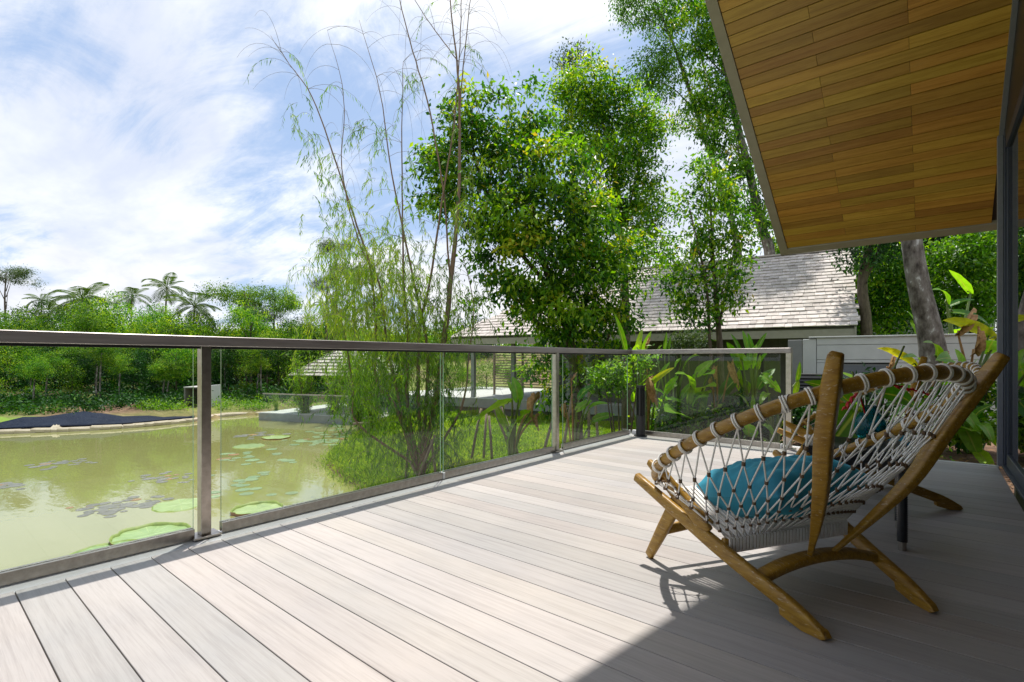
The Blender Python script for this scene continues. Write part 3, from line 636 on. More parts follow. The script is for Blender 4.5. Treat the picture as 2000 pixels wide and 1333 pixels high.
fb('pillar', -.40, -.14, -.0, .2, -.5, ztop-.03, MT['siding'], .005); fb('pillar', -.13, .11, .0, .2, -.5, ztop-.02, MT['fencewhite'], .005)
# black louvred unit and framed panel standing in front of the wall
lv = thing('louvred_cabinet', 'black slatted outdoor cabinet against the white wall', 'cabinet', tuple(bw0+np.array([.0, -.5, -.3])), ang)
box_obj('case', (-.12, -.02, .0), (.44, .3, .99), MT['blackmetal'], lv, .005)
for i in range(14): o = box_obj('slat', (-.10, -.05, .04+i*.066), (.42, -.025, .085+i*.066), MT['blackmetal'], lv); o.rotation_euler = (-.5, 0, 0)
fp = thing('framed_panel', 'black framed pale panel standing by the louvred cabinet', 'panel', tuple(W(1627, 700, 9.6)*np.array([1, 1, 0])+np.array([0, 0, -.3])), ang)
w_ = .95; hz = EYE-.05+.3
box_obj('panel', (.0, .0, .0), (w_-.04, .02, hz-.045), MT['frame_light'], fp); box_obj('frame', (-.04, -.01, hz-.04), (w_, .03, hz), MT['blackmetal'], fp, .002); box_obj('frame', (w_-.036, -.012, 0), (w_+.002, .032, hz-.041), MT['blackmetal'], fp, .002); box_obj('frame', (-.04, -.01, 0), (-.002, .03, hz-.041), MT['blackmetal'], fp, .002)

# far pavilion beyond the pond
fc = W(692, 703, 23.0); fc[2] = 0
pav = thing('pavilion', 'distant shingled pavilion with hipped roof beyond the pond', 'pavilion', tuple(fc), R(20))
b = MB(); ez, tzp, hw = EYE-27/FPX*23-.05, EYE+.55, 1.9
b.add([[-hw, -hw, ez], [hw, -hw, ez], [hw, hw, ez], [-hw, hw, ez], [0, 0, tzp+.3]], [[0, 1, 4], [1, 2, 4], [2, 3, 4], [3, 0, 4], [3, 2, 1, 0]]); b.build('roof', [MT['shingle_mass']], pav)
b = MB()
for q in range(4):
    for c in range(11):
        f_ = c/11; r_ = hw*(1-f_)+.03; z_ = ez+(tzp+.3-ez)*f_+.02; n_ = max(2, int(r_*2/.3))
        for i in range(n_):
            x_ = -r_+(i+.5)*2*r_/n_; M_ = Matrix.Rotation(q*math.pi/2, 4, 'Z') @ Matrix.Translation((x_, -r_, z_)) @ Matrix.Rotation(.45, 4, 'X')
            b.box((-r_/n_*.93, -.02, -.01), (r_/n_*.93, .2, .012), 0, M_)
ps = b.build('shingle', [MT['shingle_mass']], pav); ps['kind'] = 'stuff'
for sx in (-1, 1):
    for sy in (-1, 1): box_obj('post', (sx*1.4-.06, sy*1.4-.06, -1.3), (sx*1.4+.06, sy*1.4+.06, ez), MT['siding'], pav)
box_obj('floor', (-3.0, -2.4, -1.42), (3.0, 2.4, -1.28), MT['concrete'], pav); box_obj('floor_edge', (-3.02, -2.46, -1.6), (3.02, -2.401, -1.3), MT['siding'], pav); box_obj('back_wall', (-1.3, 1.3, -1.28), (1.3, 1.36, ez), MT['siding_dark'], pav)
box_obj('glass_rail', (-2.9, -2.35, -1.27), (2.9, -2.33, -.5), MT['pane'], pav); box_obj('hand_rail', (-2.9, -2.37, -.5), (2.9, -2.31, -.45), MT['steel'], pav)

# ================================================================== ROPE HOOP CHAIRS
def chair_hoop(th):
    a, b_, cf, cz, tau = .631, .590, .356, .617, .515
    return np.array([cf+a*math.cos(th)*math.cos(tau), -b_*math.sin(th), cz-a*math.cos(th)*math.sin(tau)])
def q(f, l, z): return np.array([f, -l, z])            # forward, to the chair's right, up
def make_chair(label):
    t = thing('rope_chair', label, 'chair')
    WD = [MT['chairwood']]
    def bar(name, pts, w, h, up=(0, 0, 1), parent=t, sub=5, n=14, e=.55):
        P = smooth_path(pts, sub) if len(pts) > 2 else np.linspace(pts[0], pts[1], 6)
        v, f = sweep_geo(P, w, h, up, n, e); b = MB(); b.add(v, f); return b.build(name, WD, parent, True)
    ths = np.linspace(R(43), R(360-43), 72); hp = np.array([chair_hoop(a) for a in ths])
    v, f = tube_geo(hp, [.018, .022, .024, .0245, .0245, .024, .022, .018], 14); b = MB(); b.add(v, f); b.build('hoop', WD, t, True)
    for s in (-1, 1):
        bar('side_rail', [q(.86, s*.457, .388), q(.42, s*.370, .195), q(.10, s*.306, .068), q(-.01, s*.285, .026)], [.036, .038, .038, .034], [.044, .064, .058, .020], sub=6)
        pf = [(.135, .066), (.128, .026), (.05, .002), (-.018, .0), (-.034, .010), (-.020, .032)]; fv = []
        for dl in (-.018, .018):
            for f_, z_ in pf: fv.append(q(f_, s*(.287+.195*f_)+dl, z_))
        m_ = len(pf); b = MB(); b.add(fv, [list(range(m_)), [m_+i for i in range(m_)][::-1]]+[[i, m_+i, m_+(i+1) % m_, (i+1) % m_] for i in range(m_)]); b.build('rail_foot', WD, t, bevel=.003)
        bar('front_leg', [q(.812, s*.418, .012), q(.73, s*.402, .16), q(.635, s*.385, .33)], [.028, .030, .030], [.046, .066, .074], (1, 0, .3))
        bar('arm_strut', [q(.83, s*.405, .463), q(.66, s*.385, .362), q(.47, s*.350, .250)], [.024, .026, .024], [.034, .075, .060])
        bar('hoop_strut', [q(.672, s*.455, .478), q(.59, s*.420, .372), q(.455, s*.375, .235)], [.022, .028, .030], [.020, .046, .060])
        top, bot = q(-.140, s*.394, .985), q(.232, s*.057, .160)
        P = [bot, q(.150, s*.125, .315), q(.055, s*.215, .500), q(-.012, s*.285, .690), q(-.075, s*.340, .840), top]
        P = [p+q(-.026, s*.026, 0)*(0, .6, .9, 1, 1, 1)[i] for i, p in enumerate(P)]
        bar('back_upright', P, [.013, .019, .029, .039, .045, .046, .046, .044, .036], [.017, .025, .039, .050, .056, .058, .057, .054, .042], (1, -s*.3, 0), e=.38, n=18)
    bar('rear_stretcher', [q(.235, -.335, .112), q(.235, -.18, .150), q(.235, 0, .164), q(.235, .18, .150), q(.235, .335, .112)], [.062, .07, .07, .07, .062], .040, (0, 0, 1))
    bar('front_stretcher', [q(.715, -.40, .165), q(.715, 0, .19), q(.715, .40, .165)], .022, .048)
    bar('seat_bar', [q(.665, -.40, .350), q(.665, .40, .350)], .034, .034, e=1.0)
    bar('seat_bar', [q(.385, -.352, .198), q(.385, .352, .198)], .026, .060)
    # seat cords: pairs running from the front bar over the rear bar
    b = MB(); rr = .0036
    for i in range(37):
        s = (i+.5)/37*2-1
        for dx in (-.0036, .0036):
            a = q(.665, s*.385+dx, .370); c = q(.385, s*.343+dx, .232)
            m = (a+c)/2+np.array([0, 0, -.012])
            b.tube([q(.690, s*.385+dx, .350), q(.684, s*.385+dx, .366), a, m, c, q(.366, s*.343+dx, .226), q(.367, s*.343+dx, .17), q(.385, s*.343+dx, .163)], rr, 5)
    b.build('seat_cord', [MT['rope']], t, True)
    # net: wraps round the hoop, knotted rows, gathered onto the rear bar
    N_W = 30; th0, th1 = R(70), R(290); wraps = [th0+(th1-th0)*(i+.0)/(N_W-1) for i in range(N_W)]
    def low(u):                       # u in 0..1 from the chair's right front round to the left front
        a = abs(u-.5)*2; s = 1 if u < .5 else -1
        if a < .78: return q(.382, s*.340*a/.78, .225)
        k_ = (a-.78)/.22; return q(.382, s*.345, .225)*(1-k_)+q(.640, s*.408, .430)*k_
    cen = q(.34, 0, .52)
    def net(u, v):
        h = chair_hoop(th0+(th1-th0)*u); h = h+np.array([0, 0, -.026]); l_ = low(u); p = h*(1-v)+l_*v
        out = p-cen; out[2] = 0; out /= np.linalg.norm(out)+1e-6
        return p+out*(.040*math.sin(math.pi*v**.8))+np.array([0, 0, -.040*math.sin(math.pi*v)])
    def sidecut(u): return 1.0
    rows = [0, .24, .42, .58, .72, .84]
    b = MB(); kb = MB(); cr = .0033
    grid = []
    for r_, v_ in enumerate(rows):
        if r_ % 2 == 0: us = [i/(N_W-1) for i in range(N_W)]
        else: us = [(i+.5)/(N_W-1) for i in range(N_W-1)]
        grid.append([net(u, v_) for u in us])
    for r_ in range(len(rows)-1):
        A, Bq = grid[r_], grid[r_+1]
        for i, p in enumerate(A):
            for j in ((i-1, i) if r_ % 2 == 0 else (i, i+1)):
                if 0 <= j < len(Bq): b.tube([p, Bq[j]], cr, 6, cap=False)
    for g in grid[1:]:
        for p in g:
            b2, f2 = tube_geo([p+(0, 0, -.008), p+(0, 0, .008)], .0072, 7); kb.add(b2, f2)
    last = grid[-1]; n_l = len(last)
    for i, p in enumerate(last):
        u = (i+(.5 if (len(rows)-1) % 2 else 0))/(N_W-1)
        for du in (-.010, .010): b.tube([p, low(min(1, max(0, u+du)))+np.array([0, 0, .0])], cr, 6)
    # short edge cords closing the net at the front ends
    for s_, u in ((0, 0.0), (1, 1.0)):
        for r_ in range(1, len(rows), 2):
            p = grid[r_][0 if s_ == 0 else -1]
            if r_ < 9: continue
            e_ = net(u, rows[r_]*1.0)*.2+q(.60, (1 if s_ == 0 else -1)*.425, .39)*.8*(1-r_/8)+low(u)*.8*(r_/8); b.tube([p, e_], cr, 6)
    b.build('rope_net', [MT['rope']], t, True); kb.build('net_knots', [MT['knot']], t, True)['kind'] = 'stuff'
    # rope wraps: two turns round the hoop at each cord pair
    wb = MB()
    for dz in (-.0045, .0045):
        a = np.linspace(0, 2*math.pi, 17)[:-1]; ring = np.stack([np.cos(a)*.0280, np.sin(a)*.0280, np.full(16, dz)], 1)
        v, f = [], []; m = 6
        for i in range(16):
            c = ring[i]; rad = np.array([c[0], c[1], 0])/.0280
            for j in range(m): an = 2*math.pi*j/m; v.append(c+rad*math.cos(an)*.0038+np.array([0, 0, 1])*math.sin(an)*.0038)
        for i in range(16):
            for j in range(m): f.append([i*m+j, i*m+(j+1) % m, ((i+1) % 16)*m+(j+1) % m, ((i+1) % 16)*m+j])
        wb.add(v, f)
    wme = mesh_np('rope_wrap', np.concatenate(wb.v), wb.f, [MT['rope']], smooth=True)
    for a in wraps:
        p = chair_hoop(a); d = Vector(chair_hoop(a+.02)-chair_hoop(a-.02)); rq = d.to_track_quat('Z', 'Y').to_euler(); obj('rope_wrap', wme, t, tuple(p), tuple(rq))
    for i in range(13):
        y_ = -.36+i*.06; rq = Vector((0, 1, 0)).to_track_quat('Z', 'Y').to_euler(); obj('rope_wrap', wme, t, (.665, y_, .350), tuple(rq), .72)
    # flat ribbon where the cord was started, next to the left upright
    a = R(226); p0, p1 = chair_hoop(a), chair_hoop(a+.10)
    rb = MB(); k_ = 14; vv = []
    ax = (p1-p0)/np.linalg.norm(p1-p0); u_ = np.cross(ax, (0, 0, 1)); u_ /= np.linalg.norm(u_); w_ = np.cross(u_, ax)
    for i in range(k_):
        an = 2*math.pi*i/(k_-1)*.85+.6; c = p0+(p1-p0)*(i/(k_-1)); o_ = (u_*math.cos(an)+w_*math.sin(an))*.0275; vv += [c+o_, c+o_+ax*.016]
    rb.add(vv, [[2*i, 2*i+1, 2*i+3, 2*i+2] for i in range(k_-1)]); rb.build('ribbon', [MT['rope']], t, True)
    return t
CH1, HD1 = (-.1648, 2.3018, 0), R(149.43)
chair = make_chair('nearest oak hoop lounge chair strung with knotted white rope on the half-shaded deck')
chair.location = CH1; chair.rotation_euler = (0, 0, HD1)
chair2 = copy_tree(chair); chair2['label'] = 'second rope hoop chair farther back behind the black wicker table, facing the pond'
chair2.location = (-.0198, 4.626, 0); chair2.rotation_euler = (0, 0, R(206.86)); chair['group'] = chair2['group'] = 'rope lounge chairs on the deck'

def cushion_mesh():
    n = 40; s = np.linspace(-1, 1, n); X, Y = np.meshgrid(s, s, indexing='ij')
    prof = np.clip((1-np.abs(X)**3.0)*(1-np.abs(Y)**3.0), 0, 1)**.45
    wr = .10*np.sin(9*X+3*Y+2*np.sin(4*Y))*(1-prof)+.05*np.sin(11*X*Y+5*X)+.035*np.sin(17*Y+6*X*X)+.03*np.sin(23*X-9*Y)+.05*np.exp(-((X-.2)**2+(Y+.1)**2)*6)*-1
    pinch = 1-.07*(X**2*(1-Y**2)+Y**2*(1-X**2)); x = X*.275*np.where(abs(Y) > .0, 1-.06*(1-Y**2)*(abs(X) > .0), 1); y = Y*.27*(1-.06*(1-X**2))
    Z = prof*.135*(1+wr); i = np.arange(n-1)[:, None]*n+np.arange(n-1)[None]; F = np.stack([i, i+n, i+n+1, i+1], -1).reshape(-1, 4)
    top = np.stack([x, y, Z], -1).reshape(-1, 3); bot = np.stack([x, y, -Z*.85], -1).reshape(-1, 3)
    return mesh_np('cushion', np.concatenate([top, bot]), np.concatenate([F, F[:, ::-1]+n*n]), [MT['teal']], smooth=True)
def cushion(label, ch, f, l, z, rx, ry, rz, me=None):
    if me is None: me = cushion_mesh()
    M_ = Matrix.Translation(ch.location) @ Matrix.Rotation(ch.rotation_euler[2], 4, 'Z') @ Matrix.Translation((f, -l, z)) @ Matrix.Rotation(R(rz), 4, 'Z') @ Matrix.Rotation(R(ry), 4, 'Y') @ Matrix.Rotation(R(rx), 4, 'X')
    c = thing('cushion', label, 'cushion', me=me, group='teal cushions in the rope chairs'); c.matrix_world = M_; return c
cu = cushion('teal velvet cushion lying in the nearest rope chair', chair, .465, .0, .385, -3, 14, 2)
pip = MB(); a = np.linspace(0, 2*math.pi, 81)[:-1]; c_ = np.sign(np.cos(a))*np.abs(np.cos(a))**.35; s_ = np.sign(np.sin(a))*np.abs(np.sin(a))**.35
E_ = np.stack([c_*.258*(1-.06*(1-s_**2)), s_*.258*(1-.06*(1-c_**2)), 0*a], 1); E_ = np.vstack([E_, E_[:1]]); pip.tube(E_, .0035, 5, cap=False); pip.build('piping', [MT['teal']], cu, True)
cushion('teal cushion in the farther rope chair, seen past the table', chair2, .45, 0, .34, 0, 10, -5, cu.data)

# ------------------------------------------------------------------ wicker table with a vase
tbl = thing('wicker_table', 'small square table wrapped in black wicker between the two chairs', 'table', (-.345, 3.46, 0), R(4))
def wick_leg(x, y):
    z = np.linspace(.045, .47, 76); P = np.stack([np.full(76, x), np.full(76, y), z], 1); r = np.where(np.arange(76) % 2, .0215, .0245)
    b = MB(); v, f = tube_geo(P, list(r), 10); b.add(v, f); o = b.build('leg', [MT['wicker']], tbl, True)
    b = MB(); v, f = tube_geo([(x, y, 0), (x, y, .045)], .019, 10); b.add(v, f); b.build('foot_cap', [MT['steel']], o)
for x in (-.205, .205):
    for y_ in (-.205, .205): wick_leg(x, y_)
b = MB()
for i in range(10):
    for s in (-1, 1):
        b.box((-.235, s*.205-.022-(i % 2)*.002, .40+i*.0085), (.235, s*.205+.022+(i % 2)*.002, .4075+i*.0085)); b.box((s*.205-.022-(i % 2)*.002, -.182, .40+i*.0085), (s*.205+.022+(i % 2)*.002, .182, .4075+i*.0085))
b.build('apron', [MT['wicker']], tbl)
b = MB()
for i in range(27): b.box((-.236, -.236+i*.0175, .487), (.236, -.2205+i*.0175, .498+(i % 2)*.001))
b.build('table_top', [MT['wicker']], tbl)
vx, vy = W(1699, 700, 3.05)[:2]
vase = thing('glass_vase', 'round teal glass vase of tropical stems on the wicker table', 'vase', (vx, vy, .501))
prof = [(.0, .0), (.060, .0), (.075, .02), (.082, .06), (.080, .10), (.060, .14), (.038, .16), (.034, .18), (.044, .195), (.041, .195), (.031, .18), (.034, .16), (.055, .138), (.074, .10), (.076, .06), (.068, .024), (.0, .014)]
v = []; f = []; n = 28
for r_, z_ in prof:
    for j in range(n): v.append((r_*math.cos(2*math.pi*j/n), r_*math.sin(2*math.pi*j/n), z_))
for i in range(len(prof)-1):
    for j in range(n): f.append([i*n+j, i*n+(j+1) % n, (i+1)*n+(j+1) % n, (i+1)*n+j])
b = MB(); b.add(v, f); b.build('body', [MT['vase']], vase, True)

# ------------------------------------------------------------------ large leaves
def blade_mesh(L, Wd, droop, cup=.25, n=10, ragged=0.0, tone=.5, mat='banana', twist=0.0, seed=0, tipp=1.0):
    """a banana-type blade along +X, upper side +Z, with a folded midrib and wavy margins"""
    rg = random.Random(seed); v = []; ac = []; cols = (-1, -.5, 0, .5, 1)
    for i in range(n+1):
        t = i/n; w = Wd*.5*(math.sin(math.pi*min(1, (t*.96+.04)**.72))**.62)*(1 if t < 1 else .05)
        ang = droop*t; x = L*(t if abs(droop) < .01 else math.sin(ang)/droop); z = -L*(0 if abs(droop) < .01 else (1-math.cos(ang))/droop)
        tw = twist*t
        for c in cols:
            yy = c*w; zz_ = abs(c)*w*cup*1.4+(rg.uniform(-1, 1)*ragged*w*.5 if abs(c) == 1 else 0)+math.sin(t*17+c*2)*w*.04
            yy2 = yy*math.cos(tw)-zz_*math.sin(tw); zz2 = yy*math.sin(tw)+zz_*math.cos(tw)
            v.append((x-zz_*math.sin(ang)*0, yy2, z+zz2)); ac.append(abs(c))
    f = []; m = len(cols)
    for i in range(n):
        for j in range(m-1):
            if ragged > .25 and rg.random() < ragged*.3 and j in (0, 3): continue
            f.append([i*m+j, (i+1)*m+j, (i+1)*m+j+1, i*m+j+1])
    return mesh_np('leaf', v, f, [MT[mat]], smooth=True, attrs={'tone': np.full(len(v), tone), 'across': ac})
BL = {}
for k_, a in {'up': (1, .25, .35, .30, 10, 0, .45), 'up2': (1, .30, .7, .2, 10, .12, .7), 'arch': (1, .28, 1.5, .25, 12, .1, .55), 'hang': (1, .30, 2.3, .3, 12, .35, .5), 'wide': (1, .42, .5, .15, 10, .08, .62), 'dark': (1, .34, .9, .2, 10, .05, .18), 'torn': (1, .34, 1.1, .2, 14, .8, .66), 'yel': (1, .24, .8, .35, 10, .2, .92)}.items():
    BL[k_] = blade_mesh(*a, seed=len(BL))
BL['dry'] = blade_mesh(1, .22, 2.4, 1.3, 12, .6, .5, 'dryleaf', 1.5, 5); BL['dryup'] = blade_mesh(1, .16, 1.4, 1.6, 10, .5, .5, 'dryleaf', 2.2, 9)
BL['yellow'] = blade_mesh(1, .2, 1.0, .8, 10, .3, .9, 'yellowleaf', .8, 4)
def place_leaf(parent, kind, p0, p1, roll=0.0, wsc=1.0, name='leaf', org=None, face=None):
    """leaf from p0 to p1; its upper side turned towards 'face' (default: up and a bit to the viewer's side)"""
    p0 = np.array(p0, float); p1 = np.array(p1, float); me = BL[kind]; co = me.vertices[2+5*(len(me.vertices)//5-1)].co
    tip = Vector(co); d = Vector(p1-p0); L = d.length/tip.length
    x = d.normalized(); upv = Vector(face if face is not None else (.15, -.55, .8)); y = upv.cross(x)
    if y.length < 1e-3: y = Vector((0, 1, 0))
    y.normalize(); z = x.cross(y)
    B_ = Matrix((x, y, z)).transposed()                                   # world frame of the chord
    tx = tip.normalized(); ty = Vector((0, 1, 0)); tz_ = tx.cross(ty); A_ = Matrix((tx, ty, tz_)).transposed()
    Rm = B_ @ Matrix.Rotation(roll, 3, 'X') @ A_.inverted()
    o = obj(name, me, parent); o.matrix_local = Matrix.Translation(Vector(p0-(org if org is not None else 0))) @ Rm.to_4x4() @ Matrix.Diagonal((L, L*wsc, L*wsc, 1)); return o
def big_plant(name, label, cat, base, leaves, stem_r=.016, group=None, mat='leaf_light'):
    """leaves: (kind, joint px, joint py, tip px, tip py, depth at joint, depth at tip, width scale, roll)"""
    base = np.array(base, float); t = thing(name, label, cat, tuple(base), 0, group)
    extra = []
    for (kind, jx, jy, tx, ty, d0, d1, ws, roll) in leaves:
        if kind in ('up', 'up2', 'arch', 'wide', 'dark') and random.random() < .75:
            dx_, dy_ = random.uniform(-26, 26), random.uniform(12, 60); extra.append((random.choice(['wide', 'arch', 'up2', kind]), jx+dx_, jy+dy_, tx+dx_*1.6, ty+dy_+random.uniform(-5, 20), d0+random.uniform(-.2, .4), d1+random.uniform(-.4, .3), ws*random.uniform(.8, 1.2), random.uniform(-.6, .6)))
    for (kind, jx, jy, tx, ty, d0, d1, ws, roll) in list(leaves)+extra:
        ws *= 1.18
        p0 = W(jx, jy, d0); p1 = W(tx, ty, d1)
        st = MB(); g0 = base+np.array([random.uniform(-.05, .05), random.uniform(-.05, .05), -.03]); mid = (g0*.45+p0*.55)+np.array([(p0-g0)[0]*-.25, (p0-g0)[1]*-.25, .08])
        st.tube(smooth_path([g0, mid, p0, p0+(p1-p0)*.12], 5)-base, [stem_r*1.3, stem_r, stem_r*.6, stem_r*.35], 6, tone=.6)
        st.build('stem', [MT['dryleaf' if kind.startswith('dry') else 'leaf_stem']], t, True, tone=True)
        place_leaf(t, kind, p0, p1, roll, ws, org=base)
    return t
MT['leaf_stem'] = mat_noise('green_plant_stem', [(.3, (.07, .12, .02)), (.7, (.17, .23, .05))], 9, .5, stretch=(2, 2, .5))

# stems and leaves standing in the vase
def vase_stem(name, label, cat, kind, px, py, jx, jy, d, ws=1.0, roll=0.0, mat='leaf_stem', rad=.006):
    o0 = np.array([vx, vy, .53]); t = thing(name, label, cat, tuple(o0), 0, 'tropical stems in the teal vase')
    p0 = W(jx, jy, d); b = MB(); b.tube(smooth_path([(0, 0, 0), (p0-o0)*.5+np.array([0, 0, .03]), p0-o0], 5), rad, 7); b.build('stem', [MT[mat]], t, True)
    if kind: place_leaf(t, kind, p0, W(px, py, d), roll, ws, org=o0)
    return t
vase_stem('palm_leaf', 'broad dark leaf leaning left out of the teal vase', 'leaf', 'dark', 1592, 742, 1668, 800, 3.1, 1.5)
vase_stem('palm_leaf', 'broad dark leaf spreading right out of the teal vase', 'leaf', 'dark', 1800, 790, 1722, 770, 3.15, 1.7, .3)
vase_stem('palm_leaf', 'broad dark leaf hanging low behind the left chair upright', 'leaf', 'dark', 1615, 880, 1680, 795, 3.2, 1.6, -.3)
vase_stem('cut_stem', 'tall green cut stem standing highest in the vase', 'stem', None, 0, 0, 1766, 676, 3.0, rad=.0055)
vase_stem('cut_stem', 'short pale green cut stem left of the vase mouth', 'stem', None, 0, 0, 1664, 726, 3.05, rad=.006)
def flower(label, jx, jy, tx, ty, d, n=6):
    o0 = np.array([vx, vy, .53]); t = thing('heliconia_flower', label, 'flower', tuple(o0), 0, 'tropical stems in the teal vase')
    p0, p1 = W(jx, jy, d), W(tx, ty, d); b = MB(); b.tube(smooth_path([(0, 0, 0), (p0-o0)*.6+np.array([0, 0, .05]), p0-o0, p1-o0], 5), .005, 6); b.build('stem', [MT['foam']], t, True)
    for i in range(n):
        c = p0+(p1-p0)*(i/n)-o0; b = MB(); dr = (p1-p0)/np.linalg.norm(p1-p0); sd_ = np.cross(dr, (.2, -.8, .5)); e_ = c+dr*.030+sd_*(.012 if i % 2 else -.012)+np.array([0, 0, -.004])
        b.tube([c, (c+e_)/2+np.array([0, 0, .006]), e_], [.005, .009, .002], 6); b.build('bract', [MT['foam']], t, True)
flower('red heliconia drooping left of the vase between the rope cords', 1672, 770, 1650, 800, 3.0); flower('long dark red heliconia arching right behind the chair hoop', 1738, 752, 1818, 772, 3.0, 8)

# ------------------------------------------------------------------ bollard lamp on the deck corner
bx, by = -2.87, 6.02
bl = thing('bollard_lamp', 'black slotted bollard lamp standing in the back corner of the deck', 'lamp', (bx, by, 0))
def cyl(b, r, z0, z1, n=24):
    v = [(r*math.cos(2*math.pi*j/n), r*math.sin(2*math.pi*j/n), z) for z in (z0, z1) for j in range(n)]
    b.add(v, [[j, (j+1) % n, n+(j+1) % n, n+j] for j in range(n)]+[list(range(n))[::-1], [n+j for j in range(n)]])
for nm, r_, z0, z1 in (('base_plate', .082, 0, .012), ('body', .056, .013, .26), ('cap', .056, .615, .645)):
    b = MB(); cyl(b, r_, z0, z1); b.build(nm, [MT['blackmetal']], bl)
b = MB(); cyl(b, .028, .261, .614, 16); b.build('lamp_core', [MT['blackmetal']], bl)
me = box_me('fin', .010, .018, .353, MT['blackmetal'])
for j in range(8): a = 2*math.pi*j/8+.2; obj('fin', me, bl, (.049*math.cos(a), .049*math.sin(a), .4375), (0, 0, a))

# ================================================================== LILY PADS
def pad_mesh(name, r, rim, n=40, seed=1, notch=True):
    rg = random.Random(seed); ph = [rg.uniform(0, 6.28) for _ in range(4)]
    def rad(a): return r*(1+.025*math.sin(3*a+ph[0])+.02*math.sin(5*a+ph[1])+.012*math.sin(11*a+ph[2])-(.10*math.exp(-((a-3.0)/.10)**2) if notch else 0))
    v = [(0, 0, .012)]; f = []; mi = []
    for k_, s in enumerate((.35, .7, .97)):
        for j in range(n): a = 2*math.pi*j/n; v.append((rad(a)*s*math.cos(a), rad(a)*s*math.sin(a), .012+.006*math.sin(a*9+k_)*s))
    for j in range(n): f.append([0, 1+j, 1+(j+1) % n]); mi.append(0)
    for k_ in range(2):
        for j in range(n): a_ = 1+k_*n; f.append([a_+j, a_+n+j, a_+n+(j+1) % n, a_+(j+1) % n]); mi.append(0)
    if rim:
        o = len(v)
        for j in range(n): a = 2*math.pi*j/n; h_ = rim*(1+.12*math.sin(7*a+ph[3])); v.append((rad(a)*1.015*math.cos(a), rad(a)*1.015*math.sin(a), h_))
        for j in range(n): a = 2*math.pi*j/n; h_ = rim*(1+.12*math.sin(7*a+ph[3])); v.append((rad(a)*1.035*math.cos(a), rad(a)*1.035*math.sin(a), h_-.004))
        for j in range(n): a = 2*math.pi*j/n; v.append((rad(a)*1.01*math.cos(a), rad(a)*1.01*math.sin(a), -.01))
        b0 = 1+2*n
        for j in range(n):
            k2 = (j+1) % n; f += [[b0+j, o+j, o+k2, b0+k2], [o+j, o+n+j, o+n+k2, o+k2], [o+n+j, o+2*n+j, o+2*n+k2, o+n+k2]]; mi += [1, 1, 2]
    return v, f, mi
def giant_pad(label, px, py, r, seed, rim=.055):
    p = G(px, py, WATER); v, f, mi = pad_mesh('pad', r, rim, 48, seed); t = thing('giant_lily_pad', label, 'lily pad', (p[0], p[1], WATER), seed*.9, 'giant lily pads on the pond')
    m0 = [i for i, k_ in enumerate(mi) if k_ == 0]; b = MB(); b.add(v, [f[i] for i in m0]); b.build('leaf_disc', [MT['pad']], t, True)
    b = MB(); V = np.array(v)
    b.add(V, [f[i] for i in range(len(f)) if mi[i] == 1], 0); b.add(V, [f[i] for i in range(len(f)) if mi[i] == 2], 1); b.build('rim', [MT['padrim'], MT['padrimout']], t, True)
giant_pad('large round green lily pad with upturned rim, directly below the glass left of the post', 293, 1047, .47, 1)
giant_pad('large green lily pad with upturned rim, right of the steel post', 503, 997, .39, 2)
giant_pad('lily pad mostly hidden by the rail channel, below the largest pad', 215, 1085, .50, 3, .03)
giant_pad('flat pale green lily pad floating just left of the post', 352, 987, .42, 4, .004)
giant_pad('pale rimmed lily pad far out among the small pads, near a brown one', 540, 856, .42, 5, .04)
giant_pad('flat pale lily pad far out, nearer than the rimmed one', 487, 872, .42, 6, .004)
spads = []
for i in range(5):
    v, f, mi = pad_mesh('p', 1, 0, 14, i+20); spads.append({k_: mesh_np('lily_pad', np.array(v)*(1, 1, .5), f, [MT[k_]]) for k_ in ('smallpad', 'brownpad', 'greypad')})
def pad_cluster(label, pts, n, rr, mat, grp, spread):
    for i in range(n):
        c = pts[random.randrange(len(pts))]; px, py = random.gauss(c[0], spread[0]), random.gauss(c[1], spread[1]); p = G(px, py, WATER)
        if pond_sd(np.array([p[0]]), np.array([p[1]]))[0] > -.15 or p[0] > -3.4: continue
        m = mat if random.random() > .06 else 'brownpad'
        t = thing('lily_pad', label if m == mat else 'small brown lily pad lying among the '+grp, 'lily pad', (p[0], p[1], WATER+.002+.0015*i/n), random.uniform(0, 6), grp, spads[i % 5][m]); t.scale = (rr*random.uniform(.6, 1.3),)*3
pad_cluster('small round green lily pad in the long drift left of the grassy bank', [(620, 845), (650, 852), (600, 862), (665, 838), (640, 860)], 46, .15, 'smallpad', 'green pads left of the grassy bank', (26, 5))
pad_cluster('small green lily pad in the loose patch right of the steel post', [(470, 895), (500, 888), (455, 905), (530, 900)], 22, .14, 'smallpad', 'green pads right of the post', (26, 6))
pad_cluster('small half sunk lily pad in the nearer patch above the big pad', [(500, 925), (470, 935), (520, 962), (440, 960), (480, 950)], 20, .12, 'smallpad', 'half sunk pads above the big pad', (28, 8))
pad_cluster('small wilted grey lily pad in the dark raft left of the post', [(220, 990), (190, 1000), (260, 982), (300, 978)], 60, .085, 'greypad', 'dark raft of wilted pads', (24, 5))
pad_cluster('small wilted lily pad in the far grey raft before the trees', [(80, 910), (120, 905), (150, 903)], 30, .10, 'greypad', 'far grey raft of pads', (22, 3))
pad_cluster('small wilted lily pad near the left picture edge', [(5, 950), (18, 946)], 14, .10, 'greypad', 'pads at the left edge', (16, 3))
pad_cluster('small grey lily pad floating in the mid pond patch left of the post', [(300, 935), (330, 930), (345, 938)], 26, .09, 'greypad', 'mid pond grey pads', (20, 4))
pad_cluster('small grey lily pad in the drift beyond the far rimmed pad', [(500, 850), (520, 848), (480, 853)], 22, .13, 'greypad', 'grey drift beyond the rimmed pad', (18, 2))
